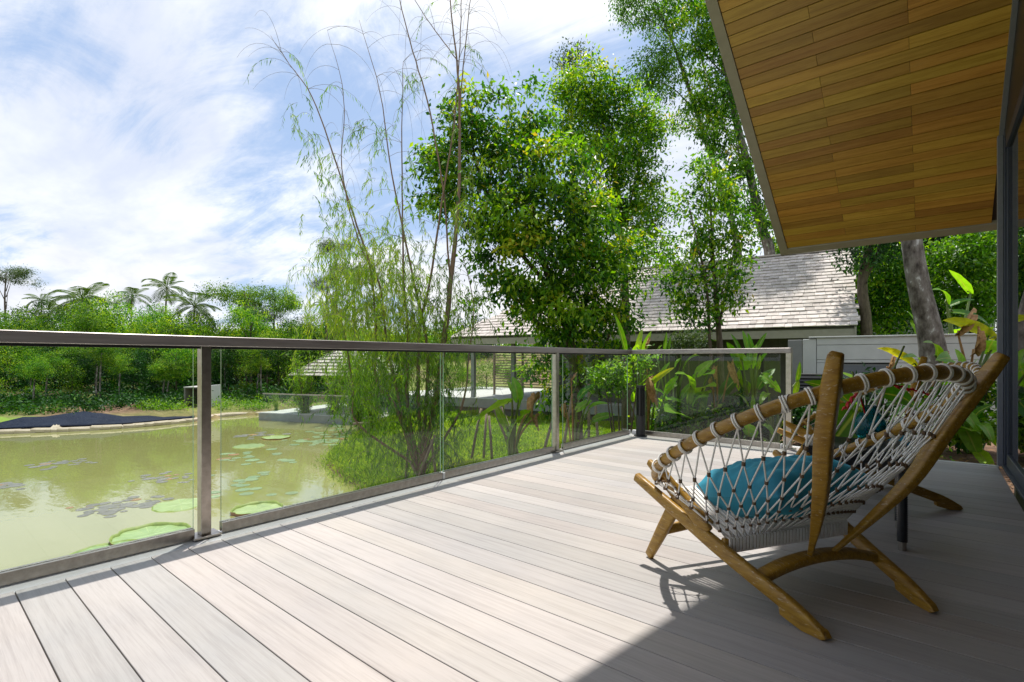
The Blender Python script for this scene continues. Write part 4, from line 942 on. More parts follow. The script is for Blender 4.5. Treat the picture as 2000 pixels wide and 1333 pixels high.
pad_cluster('small lily pad scattered by the far terrace', [(680, 822), (700, 818), (660, 828)], 24, .16, 'smallpad', 'pads by the far terrace', (16, 3))

# ================================================================== TREES, SHRUBS AND PLANTS
def blobs_px(rows, d, scale=1.0, jit=.0):
    """rows of (px, py, radius px[, extra distance])"""
    out = []
    for r_ in rows:
        dd = d+(r_[3] if len(r_) > 3 else 0)+random.uniform(-jit, jit); p = W(r_[0], r_[1], dd); out.append((*p, r_[2]/FPX*dd*scale))
    return out
def pth(rows, d, rad):
    return [W(r_[0], r_[1], d+(r_[2] if len(r_) > 2 else 0)) for r_ in rows], rad
def limbs(blobs, start, idx, r0=.035, r1=.008):
    out = []
    for i in idx:
        e = np.array(blobs[i][:3]); s = np.array(start[i % len(start)]); m = s*.5+e*.5+np.array([0, 0, -.12*np.linalg.norm(e-s)]); out.append(([s, m, e], [r0, r0*.6, r1]))
    return out
# the big glossy tree in front of the shingled house
T1 = blobs_px([(925, 185, 36), (905, 235, 42), (940, 275, 58), (880, 335, 55), (850, 395, 38), (862, 300, 36), (990, 190, 24), (1030, 175, 18), (990, 265, 52), (1055, 225, 34), (1010, 340, 74, -.3), (1085, 330, 74, -.4),
               (930, 400, 72), (1000, 430, 84, -.5), (1090, 430, 84, -.6), (1155, 420, 62), (1050, 520, 84, -.6), (1130, 530, 72, -.4), (960, 480, 62), (1185, 505, 58), (1110, 610, 70, -.3), (1225, 470, 42), (1040, 600, 54), (1100, 655, 58), (1160, 640, 52),
               (985, 555, 44), (1180, 590, 44), (1215, 615, 34), (1065, 715, 38), (1145, 720, 40, .3), (1190, 680, 30), (1090, 775, 30, .2), (915, 600, 24), (1230, 555, 30)], 10.5, .92, .25)
base = np.array([*W(1128, 700, 10.5)[:2], 0]); base[2] = tz(*base[:2])
tr = [[base+(0, 0, -.2), W(1126, 780, 10.5), W(1112, 660, 10.5), W(1082, 570, 10.4), W(1055, 480, 10.4), W(1030, 330, 10.4)]]
paths = [(tr[0], [.12, .105, .09, .075, .055, .02]), ([W(1112, 660, 10.5), W(1150, 560, 10.5), W(1160, 430, 10.6), W(1130, 300, 10.6)], [.06, .045, .03, .012]), ([W(1082, 570, 10.4), W(1000, 470, 10.4), W(930, 320, 10.5), W(922, 190, 10.5)], [.05, .04, .025, .008]),
         ([W(1128, 720, 10.5), W(1060, 640, 10.3), W(985, 560, 10.3)], [.05, .035, .01]), ([W(1126, 760, 10.5), W(1175, 690, 10.4), W(1225, 560, 10.4)], [.05, .03, .01])]
paths += limbs(T1, [W(1055, 480, 10.4), W(1112, 640, 10.5), W(1130, 400, 10.6)], range(0, len(T1), 2), .022, .006)
cm = crown_mesh('crown', T1, 29000, .14, .45, MT['leaf_mid'], .16, 34, .55, .85, .24, .0, .84)
tree_thing('broadleaf_tree', 'dense glossy broadleaf tree rising in front of the shingled roof', 'tree', base, paths, cm, MT['bark'])
# its paler neighbour behind it
T1b = blobs_px([(1150, 160, 46), (1120, 190, 36), (1195, 225, 56), (1245, 225, 40), (1250, 290, 44), (1225, 375, 56), (1195, 310, 56), (1258, 430, 40), (1285, 480, 30), (1275, 395, 30), (1245, 520, 38), (1150, 250, 50), (1265, 340, 36), (1215, 160, 30), (1150, 320, 50), (1120, 250, 44), (1180, 420, 56), (1100, 170, 24), (1205, 500, 50), (1175, 190, 44), (1260, 250, 36)], 13.5, 1.0, .3)
base = np.array([*W(1225, 700, 13.4)[:2], 0]); base[2] = tz(*base[:2])
paths = [([base, W(1222, 600, 13.5), W(1215, 450, 13.5), W(1195, 300, 13.5), W(1150, 170, 13.5)], [.12, .10, .08, .05, .015])]+limbs(T1b, [W(1215, 450, 13.5), W(1205, 380, 13.5)], range(0, len(T1b), 2), .03, .006)
tree_thing('broadleaf_tree', 'mid green tree just right of and behind the dense glossy tree', 'tree', base, paths, crown_mesh('crown', T1b, 25000, .12, .48, MT['leaf_mid'], .18, 34, .4, .85, .10, .1, .85), MT['bark'])
T1c = blobs_px([(1118, 100, 18), (1125, 125, 20), (1100, 120, 12)], 22)
base = np.array([*W(1120, 700, 22)[:2], 0]); base[2] = tz(*base[:2])
tree_thing('thin_tree', 'thin grey-green treetop poking above the mid green tree', 'tree', base, [([base, W(1118, 400, 22), W(1118, 100, 22)], [.14, .1, .02])]+limbs(T1c, [W(1118, 180, 22)], range(3), .03, .008), crown_mesh('crown', T1c, 1100, .13, .5, MT['leaf_olive'], .22, 16), MT['bark'])
# slender tree held by stakes behind the back railing
T2 = blobs_px([(1375, 330, 34), (1395, 370, 40), (1345, 400, 40), (1415, 395, 34), (1385, 450, 38), (1350, 470, 26), (1335, 560, 44), (1400, 540, 46), (1440, 515, 34), (1370, 610, 34), (1445, 470, 26), (1310, 530, 30), (1425, 580, 30), (1385, 500, 34), (1300, 500, 16), (1440, 430, 20), (1330, 600, 24)], 8.5, .9, .25)
base = np.array([*W(1412, 700, 8.5)[:2], 0]); base[2] = tz(*base[:2])
paths = [([base, W(1410, 790, 8.5), W(1406, 680, 8.5), W(1400, 600, 8.5), W(1392, 490, 8.5), W(1385, 340, 8.5)], [.075, .06, .05, .04, .025, .008]), ([W(1410, 800, 8.5), W(1388, 690, 8.45), W(1380, 560, 8.4), W(1348, 410, 8.4)], [.035, .028, .02, .007]),
         ([W(1403, 640, 8.5), W(1425, 540, 8.5), W(1440, 440, 8.5)], [.025, .016, .006])]+limbs(T2, [W(1400, 600, 8.5), W(1392, 500, 8.5), W(1380, 540, 8.4)], range(0, len(T2)), .013, .004)
tree_thing('slender_tree', 'slender young tree with airy crown behind the back railing', 'tree', base, paths, crown_mesh('crown', T2, 6400, .09, .48, MT['leaf_mid'], .10, 16, .5, .9, .10, .1, .8), MT['bark'])
# tall tree rising behind the roof edge
T3 = blobs_px([(1350, 55, 46), (1385, 120, 46), (1330, 15, 36), (1392, 190, 46), (1360, 200, 30), (1405, 255, 46), (1425, 320, 46), (1450, 390, 40), (1475, 440, 30), (1385, 250, 30), (1430, 180, 40), (1480, 330, 40), (1400, 40, 40), (1500, 420, 30), (1440, 80, 60), (1400, -40, 60)], 19, .95, .4)
base = np.array([*W(1512, 700, 19)[:2], 0]); base[2] = tz(*base[:2])
paths = [([base, W(1506, 520, 19), W(1486, 440, 19), W(1462, 330, 19), W(1420, 150, 19), W(1390, -60, 19)], [.22, .20, .18, .14, .09, .04]), ([W(1486, 440, 19), W(1500, 380, 19), W(1530, 300, 19)], [.06, .04, .02])]+limbs(T3, [W(1462, 330, 19), W(1440, 230, 19), W(1420, 150, 19)], range(0, len(T3)), .03, .007)
tree_thing('tall_tree', 'tall pale-trunked tree partly hidden by the timber roof edge', 'tree', base, paths, crown_mesh('crown', T3, 18000, .165, .45, MT['leaf_mid'], .16, 22, .6, .9, .08, .1, .75), MT['bark_pale'])
T3b = blobs_px([(1240, 20, 34), (1285, 45, 34), (1225, -10, 30), (1300, 0, 34), (1270, 130, 40), (1300, 160, 40), (1320, 110, 30), (1255, 155, 26), (1290, 100, 20), (1330, 240, 24)], 20, .95, .5)
base = np.array([*W(1470, 700, 20.5)[:2], 0]); base[2] = tz(*base[:2])
paths = [([base, W(1440, 480, 20.3), W(1380, 280, 20.2), W(1320, 100, 20), W(1270, -20, 20)], [.16, .13, .09, .05, .02]), ([W(1345, 160, 20), W(1300, 60, 20), W(1235, 30, 20)], [.03, .02, .006]), ([W(1360, 220, 20), W(1310, 170, 20), W(1250, 150, 20)], [.03, .02, .006])]
tree_thing('tall_tree', 'tall feathery tree with wispy outer branches at the top of the sky', 'tree', base, paths, crown_mesh('crown', T3b, 9500, .13, .45, MT['leaf_light'], .17, 16, .6, .9, 0, .1, .6), MT['bark_pale'])
# leaning trunk with mottled bark in the garden at the right
base = np.array([*W(1832, 700, 8.3)[:2], 0]); base[2] = tz(*base[:2])
TR = blobs_px([(1700, 60, 90), (1760, -60, 110), (1650, -80, 90), (1820, 40, 90), (1720, 180, 60)], 8.6)
tree_thing('leaning_tree', 'thick leaning trunk with mottled grey bark in front of the white wall', 'tree', base, [([base+(0, 0, -.1), W(1830, 760, 8.3), W(1818, 660, 8.3), W(1795, 560, 8.35), W(1778, 450, 8.4), W(1760, 250, 8.5), W(1730, 60, 8.6)], [.27, .22, .175, .155, .14, .12, .08])]+limbs(TR, [W(1760, 250, 8.5)], range(5), .06, .01), crown_mesh('crown', TR, 7000, .12, .45, MT['leaf_mid'], .2, 20), MT['bark_pale'], n=16)
base = np.array([*W(1692, 700, 12.6)[:2], 0]); base[2] = tz(*base[:2])
TD = blobs_px([(1700, 480, 60), (1680, 430, 60), (1720, 400, 60)], 12.6)
tree_thing('rough_tree', 'dark rough-barked trunk between the shingled roof and the leaning tree', 'tree', base, [([base, W(1692, 640, 12.6), W(1684, 560, 12.6), W(1694, 500, 12.6), W(1712, 430, 12.6)], [.15, .125, .11, .09, .06]), ([W(1690, 545, 12.6), W(1712, 500, 12.5), W(1730, 450, 12.5)], [.05, .04, .02])], crown_mesh('crown', TD, 5000, .13, .45, MT['leaf_dark'], .2), MT['bark'], n=12)

# ---------------------------------------------------------------- willow with many stems beside the water
wb_ = np.array([*W(818, 700, 9.2)[:2], 0]); wb_[2] = tz(*wb_[:2])
stems = [([(826, 900), (850, 790), (868, 660), (886, 500), (895, 400), (898, 250), (894, 140), (884, 50), (872, -70)], .2, [.070, .055, .050, .042, .034, .024, .018, .013, .008]),
         ([(812, 890), (775, 800), (735, 740), (734, 640), (722, 520), (690, 420), (650, 300), (610, 190), (565, 125), (528, 70)], -.2, [.050, .036, .026, .022, .019, .016, .013, .010, .006, .003]),
         ([(818, 900), (795, 780), (797, 640), (789, 560), (786, 400), (785, 250), (787, 120)], 0, [.045, .035, .024, .02, .014, .009, .004]),
         ([(822, 900), (836, 700), (802, 520), (765, 340), (742, 180), (702, 40)], .3, [.04, .03, .02, .013, .008, .003]),
         ([(880, 560), (866, 380), (840, 220), (812, 120), (785, 20), (770, -60)], .2, [.018, .016, .014, .012, .009, .006]),
         ([(824, 890), (818, 660), (838, 560), (870, 350), (888, 230), (898, 90), (903, -40)], .1, [.040, .03, .022, .016, .013, .010, .007]),
         ([(815, 900), (760, 700), (742, 560), (700, 470), (668, 330), (672, 190), (640, 60)], -.4, [.035, .022, .016, .012, .009, .006, .002]),
         ([(895, 250), (905, 130), (915, 30), (925, -50)], .2, [.014, .011, .008, .005]),
         ([(894, 120), (850, 60), (810, 0), (780, -50)], .2, [.010, .008, .006, .004]),
         ([(830, 890), (700, 830), (690, 760), (670, 640), (640, 560)], -.3, [.03, .02, .014, .01, .005]),
         ([(832, 900), (900, 800), (915, 700), (925, 600), (905, 500)], .5, [.03, .02, .014, .01, .005])]
wl = thing('willow', 'tall multi-stemmed willow with drooping narrow leaves between pond and railing', 'tree', tuple(wb_))
b = MB(); sp = []
for rows, dz, rad in stems:
    P = [W(px, py, 9.2+dz*(1-py/900)) for px, py in rows]; P[0] = (P[0]+wb_)/2 if rows[0][1] > 880 else P[0]
    if rows[0][1] > 880: P = [wb_+(0, 0, -.1)]+P; rad = [rad[0]*1.25]+rad
    S = smooth_path(P, 5)+rng.normal(size=(len(smooth_path(P, 5)), 3))*.004; b.tube(S-wb_, rad, 7); sp.append(S)
b.build('stem', [MT['stem_red']], wl, True)
def droop_path(s, d, L, n=9, g=.9):
    d = d/np.linalg.norm(d); out = [s]; v = d.copy(); st = L/n
    for i in range(n): v = v+np.array([0, 0, -g/n*1.6]); v /= np.linalg.norm(v); out.append(out[-1]+v*st)
    return np.array(out)
tb = MB(); LP, LD, LN, LT_ = [], [], [], []
def spray(path, dens, L0, tone0, start=.3):
    k = max(2, int(dens)); seg = np.linspace(start, 1, k)*(len(path)-1)
    for i, s in enumerate(seg):
        a = int(min(s, len(path)-2)); p = path[a]+(path[a+1]-path[a])*(s-a); t_ = path[a+1]-path[a]; t_ = t_/(np.linalg.norm(t_)+1e-9)
        sd_ = rng.normal(size=3); sd_ -= sd_@t_*t_; sd_ /= np.linalg.norm(sd_)+1e-9
        dd = t_*.5+sd_*.55+np.array([0, 0, -.75]); LP.append(p); LD.append(dd); LN.append(rng.normal(size=3)+np.array([0, -.3, .3])); LT_.append(np.clip(tone0+rng.normal()*.15, 0, 1))
# leafless arching twigs near the top
for S in sp:
    for i in range(26 if len(S) > 30 else 14):
        j = random.randrange(int(len(S)*.35), len(S)); a = random.uniform(0, 6.28); d0 = np.array([math.cos(a), math.sin(a), random.uniform(.5, 1.3)])
        pth_ = droop_path(S[j], d0, random.uniform(.5, 1.5), 9, random.uniform(.8, 2.2)); tb.tube(pth_-wb_, [.0035, .0022, .0012], 4, cap=False)
        if random.random() < .16 or (pth_[0][2] < 3.4 and random.random() < .75): spray(pth_, random.uniform(14, 30), .1, random.uniform(.2, .65))
# leafy curtains: positions by region of the crown
regions = [((700, 560), (70, 75), 170, .75), ((760, 610), (70, 50), 130, .8), ((660, 500), (35, 60), 40, .6), ((740, 490), (60, 60), 70, .75), ((880, 600), (45, 60), 70, .55), ((800, 560), (50, 80), 60, .7), ((650, 600), (40, 30), 40, .7),
           ((735, 760), (55, 55), 170, .35), ((800, 780), (60, 65), 190, .3), ((860, 790), (40, 70), 130, .25), ((690, 730), (35, 40), 60, .5), ((780, 690), (80, 30), 110, .5), ((760, 860), (50, 40), 70, .25), ((850, 880), (30, 30), 40, .2),
           ((585, 230), (10, 25), 10, .4), ((610, 270), (14, 26), 10, .4), ((640, 320), (16, 30), 14, .45), ((660, 390), (26, 30), 20, .5), ((700, 240), (20, 12), 10, .4), ((735, 250), (22, 22), 12, .45), ((810, 150), (14, 14), 9, .4), ((735, 330), (14, 20), 8, .5), ((800, 300), (8, 30), 8, .45), ((920, 330), (18, 30), 14, .7), ((905, 420), (25, 30), 16, .7)]
for (cx_, cy_), (sx, sy), n, tn in regions:
    for i in range(int(n*(1.6 if 400 < cy_ < 700 else .8))):
        px, py = random.gauss(cx_, sx*.75), random.gauss(cy_, sy*.75); 
        if py > 940: continue
        p = W(px, py, 9.2+random.gauss(0, .45)); a = random.uniform(0, 6.28)
        d0 = np.array([math.cos(a), math.sin(a), random.uniform(-.2, .9)]); L_ = random.uniform(.25, .7) if py > 400 else random.uniform(.3, .6)
        P = droop_path(p-d0*.1, d0, L_, 7, random.uniform(1.2, 2.6)); tb.tube(P-wb_, [.003, .0012], 3, cap=False); spray(P, random.uniform(10, 22), .1, tn+random.uniform(-.2, .2), .0)
tb.build('twig', [MT['twig']], wl, True)['kind'] = 'stuff'
LPn = np.array(LP); keep = LPn[:, 2] > terrain(LPn[:, 0], LPn[:, 1])+.05
LPn = LPn[keep]; n_ = len(LPn)
V, F, T = leaf_cloud(LPn-wb_, np.array(LD)[keep], np.array(LN)[keep], rng.uniform(.07, .15, n_), .0155, np.array(LT_)[keep], .1)
obj('foliage', mesh_np('foliage', V, F, [MT['leaf_willow']], attrs={'tone': T}), wl)
print('willow leaves', n_)

# ---------------------------------------------------------------- far bank: prototypes shared by many trees
def proto_crown(seed, mat, n, L, kind='round'):
    rs = random.Random(seed); bl_ = []
    if kind == 'round':
        for i in range(13): a = rs.uniform(0, 6.28); r_ = rs.uniform(.15, .62); bl_.append((r_*math.cos(a), r_*math.sin(a), rs.uniform(-.55, .62), rs.uniform(.24, .42)))
    elif kind == 'tall':
        for i in range(16): z_ = rs.uniform(-1.2, .95); a = rs.uniform(0, 6.28); r_ = rs.uniform(.05, .42)*(1.15-abs(z_)*.5); bl_.append((r_*math.cos(a), r_*math.sin(a), z_, rs.uniform(.2, .34)))
    else:
        for i in range(12): a = rs.uniform(0, 6.28); r_ = rs.uniform(.25, .9); bl_.append((r_*math.cos(a), r_*math.sin(a), rs.uniform(-.12, .35)+.25*(1-r_), rs.uniform(.13, .26)))
    return crown_mesh('crown', bl_, n, L, .5, mat, .10, 22, .35, .85, .05, .0, .8)
PC = {('round', k_): [proto_crown(10+i, MT[m], 5200, .062) for i in range(3)] for k_, m in (('mid', 'leaf_far'), ('dark', 'leaf_far_dark'), ('light', 'leaf_far_light'))}
PC.update({('tall', k_): [proto_crown(30+i, MT[m], 5200, .055, 'tall') for i in range(2)] for k_, m in (('mid', 'leaf_far'), ('dark', 'leaf_far_dark'), ('light', 'leaf_far_light'))})
PC.update({('rain', k_): [proto_crown(50+i, MT[m], 6500, .055, 'rain') for i in range(2)] for k_, m in (('mid', 'leaf_olive'), ('light', 'leaf_far_light'))})
b = MB(); b.tube(smooth_path([(0, 0, -.05), (.02, .01, .3), (-.01, .02, .65), (.02, 0, 1.0)], 4), [.030, .022, .016, .008], 7)
for a in range(5): b.tube([(0, 0, .5+a*.08), (.12*math.cos(a*2), .12*math.sin(a*2), .7+a*.07)], [.010, .004], 5)
trunk_me = mesh_np('trunk', np.concatenate(b.v), b.f, [MT['bark']], smooth=True)
trunk_pale = trunk_me.copy(); trunk_pale.materials.clear(); trunk_pale.materials.append(MT['bark_pale'])
def far_tree(label, px, top_py, d, rpx, shape='round', tone='mid', base_py=None, hfac=1.0, pale=False, grp='trees on the far bank'):
    g = W(px, 700, d); gx, gy = g[0], g[1]; gz = tz(gx, gy); r_ = rpx/FPX*d; ztop = EYE+(HY-top_py)/FPX*d
    zs = {'round': .95, 'tall': 1.22, 'rain': .52}[shape]; zc = ztop-r_*zs*hfac
    t = thing({'round': 'broadleaf_tree', 'tall': 'slender_tree', 'rain': 'rain_tree'}[shape], label, 'tree', (gx, gy, gz), 0, grp)
    tl = max(.6, zc-gz+r_*.3); obj('trunk', trunk_pale if pale else trunk_me, t, (0, 0, 0), (0, 0, random.uniform(0, 6)), (min(tl, 5)*.8, min(tl, 5)*.8, tl))
    obj('crown', random.choice(PC[(shape, tone)]), t, (0, 0, zc-gz), (0, 0, random.uniform(0, 6.28)), (r_, r_, r_*hfac)); return t
ORD = order = ['first', 'second', 'third', 'fourth', 'fifth', 'sixth', 'seventh', 'eighth', 'ninth', 'tenth', 'eleventh', 'twelfth', 'thirteenth', 'fourteenth', 'fifteenth', 'sixteenth', 'seventeenth', 'eighteenth', 'nineteenth', 'twentieth']
# back row against the sky
for i, (px, top, d, r_, sh, tn, lb) in enumerate([
    (12, 520, 46, 46, 'rain', 'mid', 'tall thin-crowned tree at the very left of the skyline'), (30, 596, 38, 62, 'round', 'light', 'bright yellow-green tree low at the left picture edge'), (92, 628, 33, 58, 'round', 'light', 'bright rounded tree below the small far palm'),
    (75, 590, 44, 40, 'round', 'dark', 'dark treetop behind the bright trees at the left'), (150, 598, 42, 50, 'round', 'dark', 'dark tree left of the leaning palm crown'), (205, 566, 38, 42, 'round', 'mid', 'tree crown pressing against the big palm at the left'),
    (190, 640, 32, 64, 'round', 'mid', 'wide olive tree in the middle of the left tree group'), (262, 588, 35, 56, 'round', 'mid', 'greyish green tree right of the big left palm'), (305, 590, 41, 32, 'round', 'light', 'small bright crown under the high palm'),
    (320, 620, 33, 46, 'round', 'light', 'bright tree between the high palm and the yellow palm'), (372, 640, 35, 44, 'round', 'dark', 'dark tree behind the yellow-fronded palm'), (430, 655, 36, 42, 'round', 'dark', 'low dark tree in the gap of the skyline above the post'),
    (480, 556, 34, 62, 'rain', 'light', 'spreading airy tree right of the skyline gap'), (535, 572, 36, 56, 'rain', 'light', 'second spreading airy tree leaning to the willow'), (500, 600, 33, 44, 'rain', 'mid', 'airy tree around the half hidden palm'), (470, 640, 32, 44, 'round', 'mid', 'tree under the airy crowns right of the post'),
    (585, 608, 33, 44, 'round', 'dark', 'compact dark green tree left of the willow'), (625, 630, 38, 44, 'round', 'mid', 'tree in front of the distant palms by the willow'), (665, 640, 40, 44, 'round', 'light', 'pale tree below the distant palms'), (545, 640, 30, 40, 'round', 'mid', 'tree left of the compact dark tree'),
    (655, 470, 30, 34, 'rain', 'mid', 'grey-green tree rising behind the willow at the left'), (690, 520, 30, 46, 'rain', 'mid', 'lower grey-green crown behind the willow'), (640, 545, 31, 30, 'rain', 'mid', 'small grey-green crown left behind the willow'),
    (720, 640, 44, 52, 'round', 'mid', 'tree far behind the middle of the willow'), (790, 640, 46, 56, 'round', 'light', 'tree far behind the willow stems'), (860, 630, 48, 56, 'round', 'mid', 'tree far behind between willow and shingled roof'), (930, 620, 50, 50, 'round', 'dark', 'tree behind the left end of the shingled roof')]):
    far_tree(lb, px, top-(12 if sh == 'round' else 0), d, r_*(1.3 if sh == 'round' else 1.1), sh, tn, hfac=1.1 if sh == 'round' else 1.0, grp='skyline trees beyond the pond')
for i in range(20):
    px = -60+i*37; top = 566+((i*53) % 61)+(40 if 390 < px < 470 else 0)
    far_tree(['bright leafy crown', 'rounded green crown', 'bushy crown', 'broad green crown'][i % 4]+' filling the skyline, %s of the middle row from the left' % ORD[i], px+random.uniform(-8, 8), top, random.uniform(30, 34), random.uniform(44, 70), ['round', 'tall', 'round', 'round'][i % 4], ['light', 'mid', 'light', 'mid'][i % 4], hfac=1.15, grp='middle row of bank trees')
# front row: their crowns close the view under the skyline, thin trunks stand on the slope
fr = [(-70, 640, 26, 70, 'dark'), (-25, 650, 25, 60, 'mid'), (20, 655, 27, 62, 'light'), (60, 690, 25.5, 46, 'mid'), (105, 672, 27.5, 56, 'dark'), (140, 680, 26, 52, 'mid'), (185, 668, 27, 56, 'dark'), (228, 672, 28, 50, 'mid'), (262, 676, 26.5, 52, 'dark'), (305, 665, 28, 54, 'dark'), (345, 672, 27, 50, 'mid'), (392, 690, 28, 44, 'light'), (440, 668, 28.5, 56, 'dark'), (482, 676, 28, 50, 'mid'), (520, 670, 29, 50, 'dark'), (560, 680, 30, 50, 'mid'), (600, 684, 32, 50, 'dark'), (640, 680, 34, 50, 'mid')]
for i, (px, top, d, r_, tn) in enumerate(fr):
    far_tree('leafy bank tree seen through the glass, %s of the front row from the left' % order[i], px, top-16, d, r_, 'tall' if i % 2 else 'round', tn, hfac=1.0, pale=i % 3 == 0, grp='front row of bank trees')
fr2 = [(-50, 32), (0, 31), (45, 31), (90, 32), (130, 30), (175, 31), (215, 32), (255, 31), (295, 33), (335, 31), (380, 33), (425, 32), (465, 33), (505, 34), (545, 35), (590, 36), (635, 37), (680, 38)]
for i, (px, d) in enumerate(fr2):
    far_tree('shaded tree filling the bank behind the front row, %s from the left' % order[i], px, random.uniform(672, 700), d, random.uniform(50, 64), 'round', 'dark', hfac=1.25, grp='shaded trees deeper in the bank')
for i, (px, by, ty, d) in enumerate([(66, 812, 740, 22.5), (188, 800, 715, 24), (195, 800, 690, 24.1), (233, 792, 730, 25), (318, 790, 740, 26), (326, 790, 744, 26), (502, 792, 730, 27), (510, 792, 690, 27), (90, 804, 730, 24)]):
    g = W(px, 700, d); gz = tz(g[0], g[1]); zt = EYE+(HY-ty)/FPX*d
    t = thing('thin_tree', 'thin pale trunk standing on the far bank, %s from the left' % order[i], 'tree', (g[0], g[1], gz), 0, 'thin pale trunks on the bank')
    b = MB(); lean = random.uniform(-.15, .15); b.tube(smooth_path([(0, 0, -.1), (lean*.4, 0, (zt-gz)*.5), (lean, .05, zt-gz)], 4), [.042, .036, .028], 7); b.build('trunk', [MT['bark_pale']], t, True)
    obj('crown', random.choice(PC[('round', 'mid')]), t, (lean, .05, zt-gz+.5), (0, 0, i), (.9, .9, .7))
for i, (px, top, d, r_, lb) in enumerate([(905, 690, 24, 34, 'small tree seen through the open verandah, left one'), (950, 684, 25, 36, 'small tree seen through the open verandah, middle one'), (1000, 690, 26, 34, 'small tree seen through the open verandah, right one'), (860, 680, 25, 36, 'small tree left of the verandah slats')]):
    far_tree(lb, px, top, d, r_, 'round', 'light', hfac=1.5, grp='small trees behind the verandah')
# palms
def frond_mesh(seed, L=1.0, n=30):
    rs = random.Random(seed); LPp, LDp = [], []; b = MB()
    droop = rs.uniform(.9, 2.0); P = []
    for i in range(12):
        t_ = i/11; a = -.15+droop*t_**1.3; P.append((0, 0, 0) if i == 0 else (P[-1][0]+L/11*math.cos(a), 0, P[-1][2]-L/11*math.sin(a)))
    P = np.array(P); b.tube(P, [.012, .004], 4)
    for i in range(n*2):
        s = .14+.86*(i//2)/n; x = s*11; a = int(min(x, 10)); p = P[a]+(P[a+1]-P[a])*(x-a); t_ = P[a+1]-P[a]; t_ = t_/np.linalg.norm(t_); sg = 1 if i % 2 else -1
        LPp.append(p); LDp.append(t_*.75+np.array([0, sg*.85, -.45]))
    m = len(LPp); ln = np.array([.34*math.sin(math.pi*min(.97, .25+.75*(i//2)/n))+.05 for i in range(m)])*L
    V, F, T = leaf_cloud(np.array(LPp), np.array(LDp), np.tile([0, 0, 1.0], (m, 1))+rng.normal(size=(m, 3))*.2, ln, .020*L, np.clip(rng.normal(.5, .15, m), 0, 1), .1)
    nv = len(V); Vb = np.concatenate(b.v); fs = [list(map(int, f)) for f in F]+[[j+nv for j in f] for f in b.f]
    return mesh_np('frond', np.concatenate([V, Vb]), fs, [MT['frond']], attrs={'tone': np.concatenate([T, np.full(len(Vb), .85)])})
FRM = [frond_mesh(i) for i in range(4)]
b = MB(); b.tube(smooth_path([(0, 0, -.03), (.03, 0, .35), (.02, .01, .7), (0, 0, 1)], 5), [.024, .017, .014, .014], 8); ptr = mesh_np('trunk', np.concatenate(b.v), b.f, [MT['palmtrunk']], smooth=True)
def palm(label, px, py, d, Lpx, n=17, lean=0):
    c = W(px, py+8, d); Lpx *= 1.08; g = W(px+lean, 700, d); gz = tz(g[0], g[1]); t = thing('coconut_palm', label, 'palm', (g[0], g[1], gz), 0, 'coconut palms beyond the pond'); h = c[2]-gz
    o = obj('trunk', ptr, t); dx = c-np.array([g[0], g[1], gz]); o.rotation_euler = Vector(dx).to_track_quat('Z', 'Y').to_euler(); L_ = np.linalg.norm(dx); o.scale = (L_*.9 if L_ < 9 else 8, L_*.9 if L_ < 9 else 8, L_)
    for i in range(n):
        e = -1.15+1.75*(i/n)**1.1+random.uniform(-.15, .15); o = obj('frond', FRM[i % 4], t, tuple(dx), (0, 0, 0), Lpx/FPX*d*random.uniform(.7, 1.15)); o.rotation_euler = (random.uniform(-.2, .2), e, i*2.4+random.uniform(-.3, .3))
for a in [('coconut palm with the widest feathery crown left of centre on the skyline', 160, 578, 36, 62, 18, 20), ('small distant palm far left on the skyline', 82, 580, 52, 32, 14), ('palm half sunk in the trees right of the widest palm', 258, 572, 44, 40, 14), ('tallest thin palm standing clear against the cloud', 326, 556, 44, 42, 15),
          ('yellowish palm with hanging fronds left of the skyline gap', 380, 592, 34, 56, 20), ('palm half hidden in the spreading airy tree', 500, 605, 36, 42, 16), ('distant palm just left of the willow', 640, 592, 56, 28, 13), ('faint distant palm behind the willow leaves', 668, 606, 60, 24, 12), ('palm low behind the dark tree at the left', 135, 612, 38, 50, 13)]: palm(*a)
# undergrowth on the slope and behind the trees
def scatter_stuff(name, label, pts, n_each, L, aspect, mat, clump, seed=0, up=0.0):
    C = np.array(pts); idx = np.repeat(np.arange(len(C)), n_each); m = len(idx); P = C[idx, :3]+rng.normal(size=(m, 3))*clump*C[idx, 3:4]*np.array([1, 1, .55]); P[:, 2] = np.maximum(P[:, 2], terrain(P[:, 0], P[:, 1])+.02)
    D = unit(m); D[:, 2] += up; Nn = unit(m)*.6; Nn[:, 2] += .8; V, F, T = leaf_cloud(P, D, Nn, L*rng.uniform(.6, 1.3, m), L*aspect, np.clip(rng.uniform(.0, .85, len(C))[idx]+rng.normal(size=m)*.1, 0, .92))
    return obj(name, mesh_np(name, V, F, [MT[mat]], attrs={'tone': T}), kind='stuff', label=label)
pts = []
for i in range(420):
    px = random.uniform(-120, 720); d = random.uniform(25.5, 46); g = W(px, 700, d); sdv = pond_sd(np.array([g[0]]), np.array([g[1]]))[0]
    if sdv < 2.2 or random.random() < (.55 if sdv < 5 else 0): continue
    s = random.uniform(.5, 1.3); pts.append((g[0], g[1], tz(g[0], g[1])+.3*s, s))
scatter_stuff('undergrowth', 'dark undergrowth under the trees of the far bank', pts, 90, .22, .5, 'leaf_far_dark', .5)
pts = []
for i in range(300):
    px = random.uniform(-300, 1500); d = random.uniform(50, 75); g = W(px, 700, d)
    if px > 940 and d < 60: continue
    s = random.uniform(1.6, 2.8); pts.append((g[0], g[1], tz(g[0], g[1])+random.uniform(-.2, .6)*s+.4, s))
scatter_stuff('forest', 'far wood closing the view behind the bank trees', pts, 420, .32, .6, 'leaf_far', .5)
pts = []
